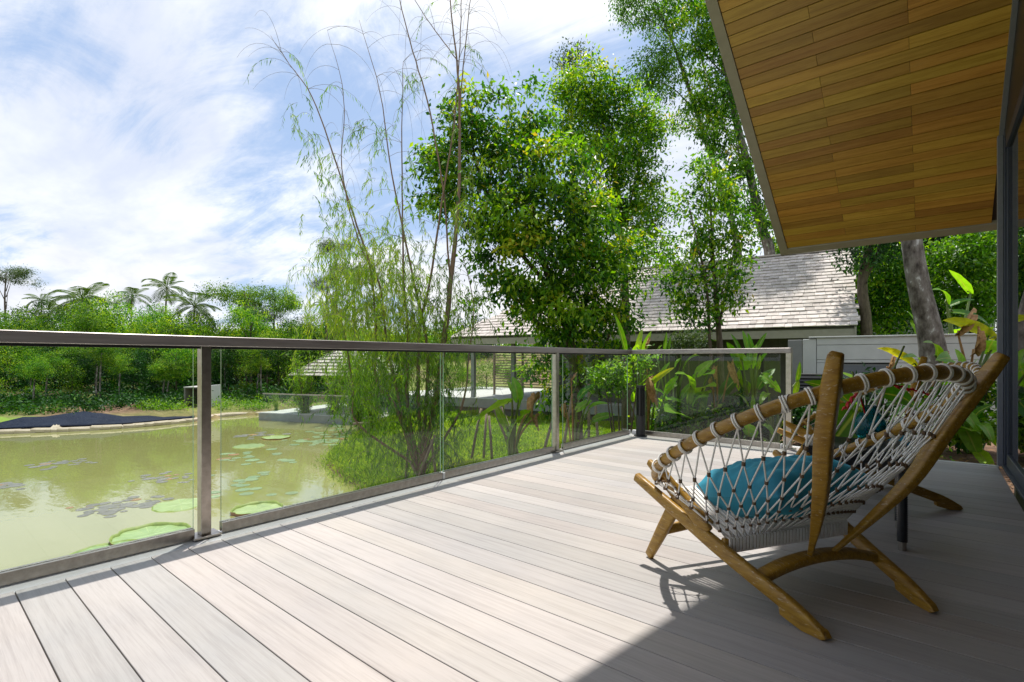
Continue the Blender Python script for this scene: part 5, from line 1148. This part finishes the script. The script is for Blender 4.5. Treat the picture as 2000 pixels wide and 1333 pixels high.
for i in range(900):
    px = random.uniform(-100, 560); d = random.uniform(19, 29); g = W(px, 700, d); sdv = pond_sd(np.array([g[0]]), np.array([g[1]]))[0]
    if 2.6 < sdv < 7.5 and random.random() < .35+.1*(sdv-2.6): s = random.uniform(.35, .9); pts.append((g[0], g[1], tz(g[0], g[1])+.22*s, s))
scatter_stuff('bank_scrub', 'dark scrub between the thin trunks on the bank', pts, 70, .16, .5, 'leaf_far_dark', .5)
# low weeds along the far shore
pts = []
for px0, px1, n, off in ((-60, 30, 18, .7), (270, 360, 34, 1.6), (420, 520, 26, 1.2), (10, 120, 26, 2.2), (560, 700, 26, 1.0)):
    for i in range(n):
        px = random.uniform(px0, px1); d = random.uniform(22, 27.5); g = W(px, 700, d); sdv = pond_sd(np.array([g[0]]), np.array([g[1]]))[0]
        if .5 < sdv < 3.6: pts.append((g[0], g[1], tz(g[0], g[1])+.12, random.uniform(.4, .8)))
scatter_stuff('weeds', 'green weeds along the far shore', pts, 120, .12, .4, 'leaf_light', .45, up=.5)

# shore edging, pond liner, stones
ed = thing('pond_edging', 'pale sandbag edging running along the far shore of the pond', 'edging', (*gp(200, 838), WATER))
line = smooth_path([(-29, -3.5, 0)]+[(*p, 0) for p in FARBANK[3:]]+[(-20.8, 15.6, 0)], 9)
for i in range(len(line)-1):
    a_, c_ = line[i], line[i+1]; L_ = np.linalg.norm(c_-a_); n_ = max(1, int(L_/.62))
    for k_ in range(n_):
        m_ = a_+(c_-a_)*(k_+.5)/n_; M_ = box_me('sandbag', .66, .30, .17, MT['edging'], .045)
        obj('sandbag', M_, ed, (m_[0]-gp(200, 838)[0]-.12, m_[1]-gp(200, 838)[1], .045+random.uniform(-.02, .02)), (random.uniform(-.05, .05), random.uniform(-.03, .03), math.atan2(c_[1]-a_[1], c_[0]-a_[0])+random.uniform(-.06, .06)))
liner = []
for i, (px, h_) in enumerate([(-60, .25), (0, .35), (45, .5), (90, .65), (130, .95), (165, 1.0), (200, .75), (240, .5), (290, .34), (340, .22), (380, .12)]):
    liner.append((px, h_))
v = []; cols = 7
for i, (px, h_) in enumerate(liner):
    s_ = G(px, np.interp(px, [-60, 0, 230, 380], [851, 848, 838, 824]), WATER); out = s_-CAMP; out[2] = 0; out /= np.linalg.norm(out)
    for j in range(cols): t_ = j/(cols-1); p = s_+out*(.15+t_*h_*2.0); v.append((p[0], p[1], max(tz(p[0], p[1])+.05, WATER+.12)+.05*math.sin(i*2.1+j*1.7)*t_+.04*random.random()))
f = [[i*cols+j, (i+1)*cols+j, (i+1)*cols+j+1, i*cols+j+1] for i in range(len(liner)-1) for j in range(cols-1)]
lo_ = np.array(v[30]); ln = thing('pond_liner', 'black plastic pond liner heaped along the far shore', 'liner', tuple(lo_)); me = mesh_np('sheet', np.array(v)-lo_, f, [MT['liner']], smooth=True); so = obj('sheet', me, ln); md = so.modifiers.new('t', 'SOLIDIFY'); md.thickness = .02
def rock(name, label, px, py, s, mat, z=WATER, grp=None):
    p = G(px, py, z); b = MB(); n = 9; vv = []; 
    for i in range(5):
        for j in range(n): ph = math.pi*(i+.5)/5; th = 2*math.pi*j/n; r_ = 1+random.uniform(-.18, .18); vv.append((s*r_*math.sin(ph)*math.cos(th), s*.7*r_*math.sin(ph)*math.sin(th), s*.5*r_*math.cos(ph)))
    b.add(vv, [[i*n+j, (i+1)*n+j, (i+1)*n+(j+1) % n, i*n+(j+1) % n] for i in range(4) for j in range(n)]+[list(range(n)), [4*n+j for j in range(n)][::-1]])
    me = mesh_np(name, np.concatenate(b.v), b.f, [MT[mat]], smooth=True); t = thing(name, label, 'stone', (p[0], p[1], z+s*.2), 0, grp, me); return t
rock('stone', 'single pale stone on the shore below the black liner', 110, 842, .30, 'edging')
for i in range(16): px = random.choice([random.uniform(150, 250), random.uniform(40, 60), random.uniform(250, 300)]); d = random.uniform(24, 27); g = W(px, 700, d); rock('stone', 'small pale stone scattered on the bare bank soil', px, HY+(EYE-tz(g[0], g[1]))/d*FPX, random.uniform(.06, .14), 'concrete', tz(g[0], g[1]), 'pale stones on the bank soil')
tk = W(400, 700, 24.4); tkz = tz(tk[0], tk[1]); tank = thing('concrete_tank', 'small white walled tank on the far bank behind the steel post', 'tank', (tk[0], tk[1], tkz), YAW)
box_obj('side_wall', (.35, -.6, 0), (.42, .6, 1.0), MT['fencewhite'], tank, .005); box_obj('side_wall', (-.62, -.6, 0), (-.55, .6, .9), MT['concrete_dark'], tank, .005); box_obj('rear_wall', (-.549, .53, 0), (.349, .6, .9), MT['concrete_dark'], tank); box_obj('front_wall', (.421, -.6, 0), (.66, -.53, 1.0), MT['fencewhite'], tank); box_obj('lid', (-.63, -.61, .901), (.34, .61, .95), MT['concrete'], tank)

# young feathery willows near the pavilion
fe = []
def feather_mesh(seed):
    rs = random.Random(seed); P_, D_ = [], []; b = MB()
    for s_ in range(16):
        a = rs.uniform(0, 6.28); tip = np.array([.42*math.cos(a)*rs.uniform(.3, 1), .42*math.sin(a)*rs.uniform(.3, 1), rs.uniform(.7, 1.15)]); path = smooth_path([(0, 0, 0), tip*np.array([.35, .35, .45]), tip], 6); b.tube(path, [.012, .003], 4)
        for i in range(150): k_ = rs.uniform(.12, 1); x = k_*(len(path)-1); j = int(min(x, len(path)-2)); p = path[j]+(path[j+1]-path[j])*(x-j); P_.append(p+rng.normal(size=3)*.045); D_.append(rng.normal(size=3)+np.array([0, 0, .5]))
    m = len(P_); V, F, T = leaf_cloud(np.array(P_), np.array(D_), unit(m), rng.uniform(.05, .10, m), .011, np.clip(rng.normal(.5, .2, m), 0, 1))
    me = mesh_np('foliage', V, F, [MT['leaf_willow']], attrs={'tone': T}); st = mesh_np('stem', np.concatenate(b.v), b.f, [MT['bark']], smooth=True); return me, st
fe = [feather_mesh(i) for i in range(2)]
for i, (px, base_py, top_py, d, w_, lb) in enumerate([(596, 812, 700, 21.5, 1.0, 'bushy young willow on the shore left of the pavilion terrace'), (652, 812, 690, 21, 1.0, 'bushy young willow in front of the pavilion roof'), (700, 806, 668, 18.5, 1.0, 'bright young willow right of the pavilion'), (728, 840, 690, 16.5, .8, 'young willow on the tip of the grassy bank'), (540, 810, 768, 22.5, .5, 'tiny sapling in the planting frame in the water'), (775, 812, 690, 19, 1.0, 'young willow behind the tall willow stems')]):
    g = W(px, 700, d); z0 = max(tz(g[0], g[1]), WATER); h_ = EYE+(HY-top_py)/FPX*d-z0; t = thing('young_willow', lb, 'shrub', (g[0], g[1], z0), i*1.3, 'young willows along the shore'); sc_ = (h_*w_*.9, h_*w_*.9, h_); obj('foliage', fe[i % 2][0], t, scale=sc_); obj('stem', fe[i % 2][1], t, scale=sc_)
for px, py, d, lb in ((540, 806, 22.5, 'small wooden planting frame standing in the shallow water'), (596, 810, 21.5, 'wooden frame around the foot of the left young willow')):
    g = W(px, 700, d); t = thing('planting_frame', lb, 'frame', (g[0], g[1], WATER))
    for sx in (-.35, .35):
        for sy in (-.25, .25): box_obj('post', (sx-.03, sy-.03, -.4), (sx+.03, sy+.03, .22), MT['stake'], t)
    for sy in (-.25, .25): box_obj('crossbar', (-.42, sy-.03, .221), (.42, sy+.03, .27), MT['stake'], t)
# stakes standing on the lawn and at the lawn tip
def stake(label, p0, p1, r_=.028, grp='wooden stakes on the lawn'):
    p0 = np.array(p0); p1 = np.array(p1); t = thing('wooden_stake', label, 'stake', tuple(p0), 0, grp); b = MB(); b.tube([(0, 0, -.1), (p1-p0)*.5, p1-p0], [r_, r_*.95, r_*.9], 8); b.build('pole', [MT['stake']], t, True)
def lawn(px, d): g = W(px, 700, d); return np.array([g[0], g[1], tz(g[0], g[1])])
st = [((918, 10.2), (940, 798)), ((944, 10.4), (950, 808)), ((962, 10.2), (955, 812)), ((1012, 9.6), (965, 800)), ((1018, 10.4), (980, 796)), ((1050, 9.3), (1080, 818)), ((1092, 9.4), (1118, 770)), ((1150, 9.8), (1150, 750)), ((1172, 9.4), (1163, 792)), ((830, 8.9), (800, 900)), ((800, 8.7), (850, 850)), ((855, 8.8), (842, 858)), ((790, 9.4), (800, 850))]
for i, ((px, d), (tx, ty)) in enumerate(st): stake('weathered pole propping a young tree beyond the glass, %s counted from the left' % order[[10, 9, 12, 11, 0, 1, 2, 3, 4, 5, 6, 7, 8].index(i) if False else i], lawn(px, d), W(tx, ty, d+.1))
for i, px in enumerate((699, 718)): g = W(px, 700, 17.0); stake('dark post of the small rack at the lawn tip, %s one' % ('left', 'right')[i], (g[0], g[1], WATER), W(px, 826, 17), .05, 'rack posts at the lawn tip')
p0 = W(690, 828, 17); t = thing('wooden_rail', 'short crossbar lying on the two posts at the lawn tip', 'rail', tuple(p0)); b = MB(); b.tube([(0, 0, 0), W(732, 827, 17)-p0], .045, 8); b.build('pole', [MT['stake']], t, True)
# three-legged support of the slender tree
tb0 = W(1412, 700, 8.5); c_ = np.array([tb0[0], tb0[1], 0])
for i, (px, d) in enumerate(((1352, 8.1), (1478, 8.3), (1420, 9.2))): g = W(px, 700, d); stake('prop leg of the slender tree, %s of three' % ('left', 'right', 'rear')[i], (g[0], g[1], tz(g[0], g[1])), W((1395, 1430, 1412)[i], 792, (8.4, 8.45, 8.6)[i]), .022, 'props of the slender tree')
p0 = W(1383, 795, 8.33); t = thing('prop_board', 'short board nailed across the props of the slender tree', 'board', tuple(p0)); p1 = W(1440, 797, 8.38); b = MB(); v, f = sweep_geo(np.linspace((0, 0, 0), p1-p0, 3), .03, .05); b.add(v, f); b.build('board', [MT['stake']], t)

# ---------------------------------------------------------------- grass on the lawn
def grass(name, label, n, region, hmin, hmax, tone):
    P = []; need = n
    X = rng.uniform(region[0], region[1], n*3); Y = rng.uniform(region[2], region[3], n*3)
    dd = X*FW[0]+Y*FW[1]; keep = (rng.random(n*3) < np.clip((11/np.maximum(dd, 3))**2, .06, 1)) & (dd > 3); sdv = pond_sd(X, Y); keep &= sdv > .05
    keep &= ~((X > -3.2) & (Y < 6.5)); s_ = (X-P0[0])*N_[0]+(Y-P0[1])*N_[1]; keep &= s_ < 1.0; keep &= ~((X > -3.0) & (Y < 13))
    X, Y = X[keep][:n], Y[keep][:n]; Z = terrain(X, Y); m = len(X); h_ = rng.uniform(hmin, hmax, m)*(1+.6*np.sin(X*2.1)*np.sin(Y*1.7)); a = rng.uniform(0, 6.28, m); ln_ = rng.uniform(.1, .7, m)*h_; wd = rng.uniform(.006, .012, m)*(1+dd[keep][:n]/14)
    dx, dy = np.cos(a), np.sin(a); p = np.stack([X, Y, Z], 1); s = np.stack([-dy*wd, dx*wd, 0*a], 1); mid = p+np.stack([dx*ln_*.35, dy*ln_*.35, h_*.6], 1); tip = p+np.stack([dx*ln_, dy*ln_, h_], 1)
    V = np.stack([p-s, p+s, mid+s*.7, mid-s*.7, tip], 1).reshape(-1, 3); bb = np.arange(m)[:, None]*5; F = np.concatenate([bb+[[0, 1, 2]], bb+[[0, 2, 3]], bb+[[3, 2, 4]]]).astype(np.int32)
    T = np.repeat(np.clip(tone+.25*np.sin(X*1.3+Y)*np.sin(Y*.8)+rng.normal(size=m)*.15, 0, 1), 5); obj(name, mesh_np(name, V, F, [MT['leaf_grass']], attrs={'tone': T}), kind='stuff', label=label)
MT['leaf_grass'] = leaf_mat('grass_blade', [(0, (.07, .16, .012)), (.5, (.19, .31, .022)), (.85, (.32, .41, .04)), (1, (.44, .42, .11))], .45, .6, spec=.15)
grass('grass', 'bright lawn grass on the bank between pond and house', 120000, (-20, 1, 3.5, 16.5), .05, .12, .55)
# taller fringe along the water edge
pts = []
edge = smooth_path([(*p, 0) for p in NEARSIDE[2:12]], 12)
for p in edge:
    for k_ in range(7): x_, y_ = p[0]+random.gauss(.25, .2), p[1]+random.gauss(.2, .2); pts.append((x_, y_, tz(x_, y_)+.02, random.uniform(.15, .3)))
scatter_stuff('edge_grass', 'rough grass overhanging the water edge', pts, 22, .14, .12, 'leaf_grass', .5, up=1.0)

# ---------------------------------------------------------------- big-leaved plants
PLN = 'large-leaved plants behind the back railing'
def base_at(px, d): g = W(px, 700, d); return (g[0], g[1], tz(g[0], g[1]))
big_plant('heliconia', 'heliconia clump rising highest above the railing corner, with an orange withered leaf', 'plant', base_at(1262, 7.6), [
    ('up', 1222, 690, 1196, 612, 7.5, 7.4, .55, .3), ('up2', 1246, 690, 1256, 642, 7.6, 7.6, .7, 0), ('up2', 1256, 690, 1274, 646, 7.6, 7.5, .7, .4), ('dryup', 1262, 680, 1268, 656, 7.5, 7.5, 1, 0), ('arch', 1252, 740, 1300, 692, 7.5, 7.2, .7, 0), ('arch', 1245, 730, 1215, 700, 7.5, 7.3, .7, 0), ('yel', 1262, 760, 1325, 718, 7.6, 7.3, .6, .5), ('up2', 1290, 740, 1308, 708, 7.8, 7.7, .9, 0), ('wide', 1300, 770, 1326, 735, 7.7, 7.5, .8, .3), ('dry', 1272, 740, 1286, 800, 7.5, 7.4, .8, 0)], group=PLN)
big_plant('heliconia', 'heliconia with two tall upright blades left of the slender tree', 'plant', base_at(1310, 8.0), [
    ('up', 1298, 690, 1302, 648, 8, 8, .6, .2), ('up', 1306, 690, 1312, 655, 8, 8, .55, -.2), ('arch', 1335, 720, 1385, 700, 7.9, 7.6, .45, 0), ('yel', 1338, 712, 1372, 692, 7.9, 7.7, .5, 0), ('up2', 1330, 700, 1318, 718, 7.9, 7.8, .9, .4), ('wide', 1330, 780, 1358, 745, 7.9, 7.8, .8, 0), ('torn', 1340, 770, 1378, 800, 7.9, 7.6, .8, 0), ('arch', 1300, 790, 1268, 760, 7.9, 7.7, .8, 0)], group=PLN)
big_plant('banana_plant', 'young banana plant with a broad sunlit oval leaf just left of the slender trunk', 'plant', base_at(1345, 7.7), [
    ('wide', 1360, 735, 1392, 704, 7.6, 7.5, 1.0, .2), ('wide', 1390, 712, 1406, 700, 7.6, 7.5, .9, 0), ('arch', 1350, 760, 1320, 730, 7.6, 7.3, .9, 0), ('up2', 1345, 790, 1352, 750, 7.6, 7.6, .9, .4), ('arch', 1355, 795, 1388, 775, 7.6, 7.3, .8, 0), ('wide', 1338, 790, 1300, 782, 7.6, 7.4, .7, 0)], group=PLN)
big_plant('heliconia', 'heliconia fan of five upright blades right of the slender tree', 'plant', base_at(1468, 7.9), [
    ('up', 1448, 698, 1426, 652, 7.9, 7.9, .75, .2), ('up', 1462, 690, 1450, 646, 7.9, 8.0, .7, 0), ('up', 1470, 690, 1460, 650, 7.8, 7.8, .75, -.1), ('up', 1474, 690, 1498, 650, 7.8, 7.8, .7, .2), ('up2', 1468, 720, 1478, 672, 7.7, 7.7, .8, 0), ('hang', 1470, 690, 1474, 722, 7.7, 7.5, .6, .5), ('up2', 1480, 722, 1484, 692, 7.7, 7.7, .7, .3), ('dark', 1440, 740, 1400, 790, 8, 8, 1, 0), ('dark', 1480, 760, 1512, 720, 8.1, 8.1, 1, 0)], group=PLN)
big_plant('banana_plant', 'banana plant with a ragged bright leaf beside the end post', 'plant', base_at(1515, 7.2), [
    ('torn', 1488, 732, 1524, 766, 7.2, 7.0, .95, .5), ('up2', 1470, 800, 1470, 772, 7.2, 7.2, .9, .2), ('up2', 1462, 795, 1440, 770, 7.2, 7.2, .7, .2), ('arch', 1500, 770, 1484, 790, 7.2, 7.0, .9, 0), ('up', 1556, 745, 1562, 706, 7.4, 7.4, .8, .5), ('wide', 1552, 770, 1560, 742, 7.3, 7.3, .7, .3), ('arch', 1545, 800, 1580, 790, 7.2, 7.0, .9, 0), ('dark', 1530, 810, 1560, 770, 7.6, 7.6, 1, 0), ('hang', 1490, 830, 1512, 858, 7.0, 6.9, .7, 0)], group=PLN)
big_plant('banana_plant', 'withered banana plant with curled brown leaves beside the slender trunk', 'plant', base_at(1405, 7.9), [
    ('dry', 1428, 712, 1442, 752, 7.9, 7.8, 1.0, 0), ('dry', 1400, 720, 1402, 748, 7.9, 7.8, .9, 0), ('dryup', 1390, 740, 1396, 765, 7.9, 7.8, .9, .5), ('dark', 1420, 800, 1460, 760, 8.0, 8, 1, 0), ('arch', 1410, 830, 1392, 800, 7.8, 7.6, .7, 0), ('arch', 1425, 850, 1452, 822, 7.8, 7.6, .7, 0)], group=PLN)
big_plant('banana_plant', 'young banana plant in the lawn with one wide fallen leaf', 'plant', base_at(1000, 9.2), [
    ('wide', 1000, 784, 918, 834, 8.9, 8.6, .9, .9), ('torn', 1036, 806, 988, 874, 8.8, 8.4, 1.0, .9), ('wide', 1012, 786, 1002, 736, 9.1, 9.1, 1.0, .7), ('up2', 1012, 800, 1024, 770, 9.2, 9.2, .7, 0), ('dry', 1052, 775, 1046, 830, 9.1, 9.0, .8, 0), ('dryup', 1050, 810, 1054, 845, 9.1, 9.0, .8, 0), ('wide', 1000, 766, 990, 744, 9.2, 9.2, .8, .5)], .02)
big_plant('heliconia', 'thin heliconia with a brown curled flower beside the second steel post', 'plant', base_at(1120, 8.6), [
    ('dryup', 1116, 745, 1124, 728, 8.6, 8.6, 1.2, 0), ('dry', 1104, 790, 1108, 820, 8.6, 8.6, .8, 0), ('dark', 1130, 780, 1165, 750, 8.6, 8.6, 1.0, 0), ('arch', 1150, 800, 1190, 790, 8.5, 8.4, .8, 0), ('yellow', 1180, 722, 1190, 704, 8.2, 8.2, 1.0, 0)])
big_plant('banana_plant', 'tall banana plant with an arching yellow-green leaf in front of the white wall', 'plant', base_at(1895, 6.9), [
    ('yel', 1945, 664, 1846, 642, 7.0, 6.6, .55, 1.0), ('arch', 1930, 660, 1945, 640, 7.0, 6.8, .7, 0), ('dryup', 1872, 655, 1896, 606, 7.0, 7.0, 1.3, 0), ('dry', 1900, 690, 1908, 640, 6.9, 6.9, .9, 0), ('wide', 1878, 730, 1866, 682, 6.5, 6.4, .9, -.2), ('wide', 1895, 740, 1912, 700, 6.5, 6.3, .8, .3), ('arch', 1830, 700, 1800, 670, 6.9, 6.7, .8, 0), ('dark', 1870, 780, 1850, 820, 6.6, 6.4, 1, 0), ('wide', 1880, 800, 1915, 850, 6.4, 6.2, .8, 0), ('dark', 1900, 820, 1938, 790, 6.5, 6.3, 1, 0), ('arch', 1905, 830, 1940, 870, 6.4, 6.0, .8, 0)], .02)
big_plant('banana_plant', 'banana plant with two big arching leaves above the white wall', 'plant', base_at(1870, 9.6), [
    ('wide', 1895, 575, 1848, 532, 9.8, 9.6, .55, .5), ('arch', 1850, 595, 1806, 572, 9.6, 9.4, .6, 0), ('dark', 1850, 600, 1905, 588, 9.6, 9.5, .7, 0), ('dark', 1855, 610, 1930, 640, 9.6, 9.5, .7, 0), ('dry', 1822, 660, 1828, 622, 9.4, 9.4, .8, 0), ('up', 1800, 650, 1768, 608, 9.9, 9.9, .6, 0)], .03)
big_plant('heliconia', 'heliconia with a long bright yellow-green blade in front of the big trunk', 'plant', base_at(1800, 7.6), [
    ('yel', 1790, 716, 1712, 689, 7.4, 7.2, .6, 1.0), ('dryup', 1735, 722, 1744, 690, 7.5, 7.5, 1.0, 0), ('arch', 1800, 720, 1760, 700, 7.4, 7.2, .8, 0), ('dryup', 1846, 700, 1852, 686, 7.5, 7.5, 1.0, 0), ('dark', 1800, 790, 1760, 750, 7.6, 7.5, 1, 0), ('dark', 1780, 800, 1740, 820, 7.6, 7.5, 1, 0), ('wide', 1690, 760, 1640, 730, 7.8, 7.7, .7, 0), ('dark', 1680, 790, 1640, 800, 7.8, 7.7, 1, 0)])
# leafy shrubs
def shrub(label, rows, d, n, L, mat, base_px, grp=None, clump=.1, asp=.5):
    bl_ = blobs_px(rows, d, 1, .15); base = np.array(base_at(base_px, d)); ps = [([base, base*.4+np.array(b_[:3])*.6, np.array(b_[:3])], [.02, .012, .004]) for b_ in bl_]
    return tree_thing('shrub', label, 'shrub', base, ps, crown_mesh('foliage', bl_, n, L, asp, MT[mat], clump, 16, .3, .9, .0, .1, .8), MT['bark'], grp, 'foliage')
shrub('bright small-leaved shrub seen through the glass left of the bollard', [(1180, 735, 20), (1205, 722, 18), (1190, 758, 16), (1215, 750, 15), (1250, 705, 14)], 7.3, 1300, .07, 'leaf_light', 1215)
shrub('low leafy shrub under the heliconias behind the back railing', [(1300, 820, 34), (1340, 830, 34), (1380, 835, 34), (1420, 820, 30)], 7.9, 2600, .11, 'leaf_mid', 1350)
shrub('low dark shrub near the end post', [(1470, 830, 34), (1510, 830, 30), (1440, 800, 26), (1560, 820, 30)], 7.8, 2600, .11, 'leaf_dark', 1500)
shrub('low shrub with glossy leaves at the foot of the tall banana plant', [(1850, 800, 30), (1880, 830, 30), (1920, 830, 30), (1930, 760, 26)], 6.9, 1800, .13, 'leaf_mid', 1890)
shrub('feathery bush seen over the railing below the shingled eave', [(1345, 665, 20), (1320, 672, 16), (1370, 660, 14)], 9.5, 1400, .06, 'leaf_olive', 1345)
shrub('leafy hedge plant behind the louvred cabinet side of the table', [(1640, 780, 30), (1680, 760, 30), (1600, 800, 28), (1720, 800, 30)], 8.6, 2600, .11, 'leaf_dark', 1660)
# forest behind the white wall
def wood_tree(label, rows, d, base_px, n=7000, mat='leaf_mid', L=.15, tr_=.12, bk='bark', lo=.05, hi=.8):
    bl_ = blobs_px(rows, d, 1.0, .6); base = np.array(base_at(base_px, d)); ps = [([base, W(base_px+random.uniform(-8, 8), 560, d), np.array(bl_[0][:3])], [tr_, tr_*.7, tr_*.3])]+limbs(bl_, [W(base_px, 560, d)], range(len(bl_)), tr_*.3, .01)
    tree_thing('broadleaf_tree', label, 'tree', base, ps, crown_mesh('crown', bl_, n, L, .5, MT[mat], .2, 22, .45, .9, .04, lo, hi), MT[bk], 'trees behind the white wall')
wood_tree('bright tree right of the leaning trunk behind the white wall', [(1870, 500, 46), (1910, 540, 44), (1850, 560, 40), (1925, 470, 46), (1890, 600, 34), (1940, 600, 36), (1960, 520, 44), (1990, 470, 44)], 14, 1900, 12000, 'leaf_light', .13, lo=.1, hi=.7)
wood_tree('shaded tree directly behind the leaning trunk', [(1830, 480, 46), (1800, 540, 44), (1840, 610, 38), (1790, 600, 36), (1820, 420, 50)], 16, 1830, 8000, 'leaf_dark', .15)
wood_tree('tree between the rough trunk and the leaning trunk', [(1740, 500, 44), (1720, 550, 44), (1750, 590, 38), (1705, 600, 36), (1730, 640, 30), (1760, 540, 36)], 15, 1735, 10000, 'leaf_mid', .13, lo=.1, hi=.8)
wood_tree('dark tree directly right of the shingled gable', [(1690, 500, 40), (1700, 560, 36), (1680, 610, 34), (1670, 640, 30), (1700, 440, 40)], 17, 1695, 7000, 'leaf_dark', .15)
wood_tree('deep green tree filling the right background', [(1850, 420, 70), (1900, 380, 70), (1960, 420, 70), (1940, 640, 40), (1990, 580, 50), (2040, 500, 70), (2080, 420, 70), (2060, 600, 60)], 19, 1930, 12000, 'leaf_dark', .2)
wood_tree('wide tree closing the gap behind the wall', [(1760, 440, 60), (1700, 400, 60), (1640, 430, 50), (1780, 620, 46), (1860, 640, 40)], 22, 1760, 9000, 'leaf_mid', .24)
wood_tree('low tree behind the ridge of the shingled roof', [(1560, 470, 36), (1600, 460, 40), (1520, 480, 24), (1640, 470, 36)], 24, 1590, 5000, 'leaf_mid', .22)
bgw = thing('grey_shed', 'grey boarded building glimpsed between trunks above the white wall', 'building', tuple(np.array(base_at(1765, 18))), ang)
for i in range(9): box_obj('wall_board', (-2.4, 0, .2+i*.28), (2.4, .05, .2+i*.28+.27), MT['siding'], bgw)
box_obj('corner_board', (-.95, -.05, 0), (-.78, -.01, 3.0), MT['fencewhite'], bgw)
# fallen leaves and litter on the soil right of the deck
P_ = np.stack([rng.uniform(-.9, 2.5, 900), rng.uniform(6.5, 11, 900)], 1); Z_ = terrain(P_[:, 0], P_[:, 1])+.015
V, F, T = leaf_cloud(np.column_stack([P_, Z_]), unit(900)*np.array([1, 1, .15]), np.tile([0, 0, 1.0], (900, 1))+rng.normal(size=(900, 3))*.3, .08, .035, rng.random(900)); obj('leaf_litter', mesh_np('leaf_litter', V, F, [MT['dryleaf']], attrs={'tone': T}), kind='stuff', label='dry leaf litter on the garden soil')
pts = []
for i in range(26): x_, y_ = random.uniform(-2.6, 2.2), random.uniform(6.9, 10.5); pts.append((x_, y_, tz(x_, y_)+.05, random.uniform(.2, .5)))
scatter_stuff('ground_cover', 'low green ground cover in the garden bed', pts, 50, .07, .45, 'leaf_mid', .4)
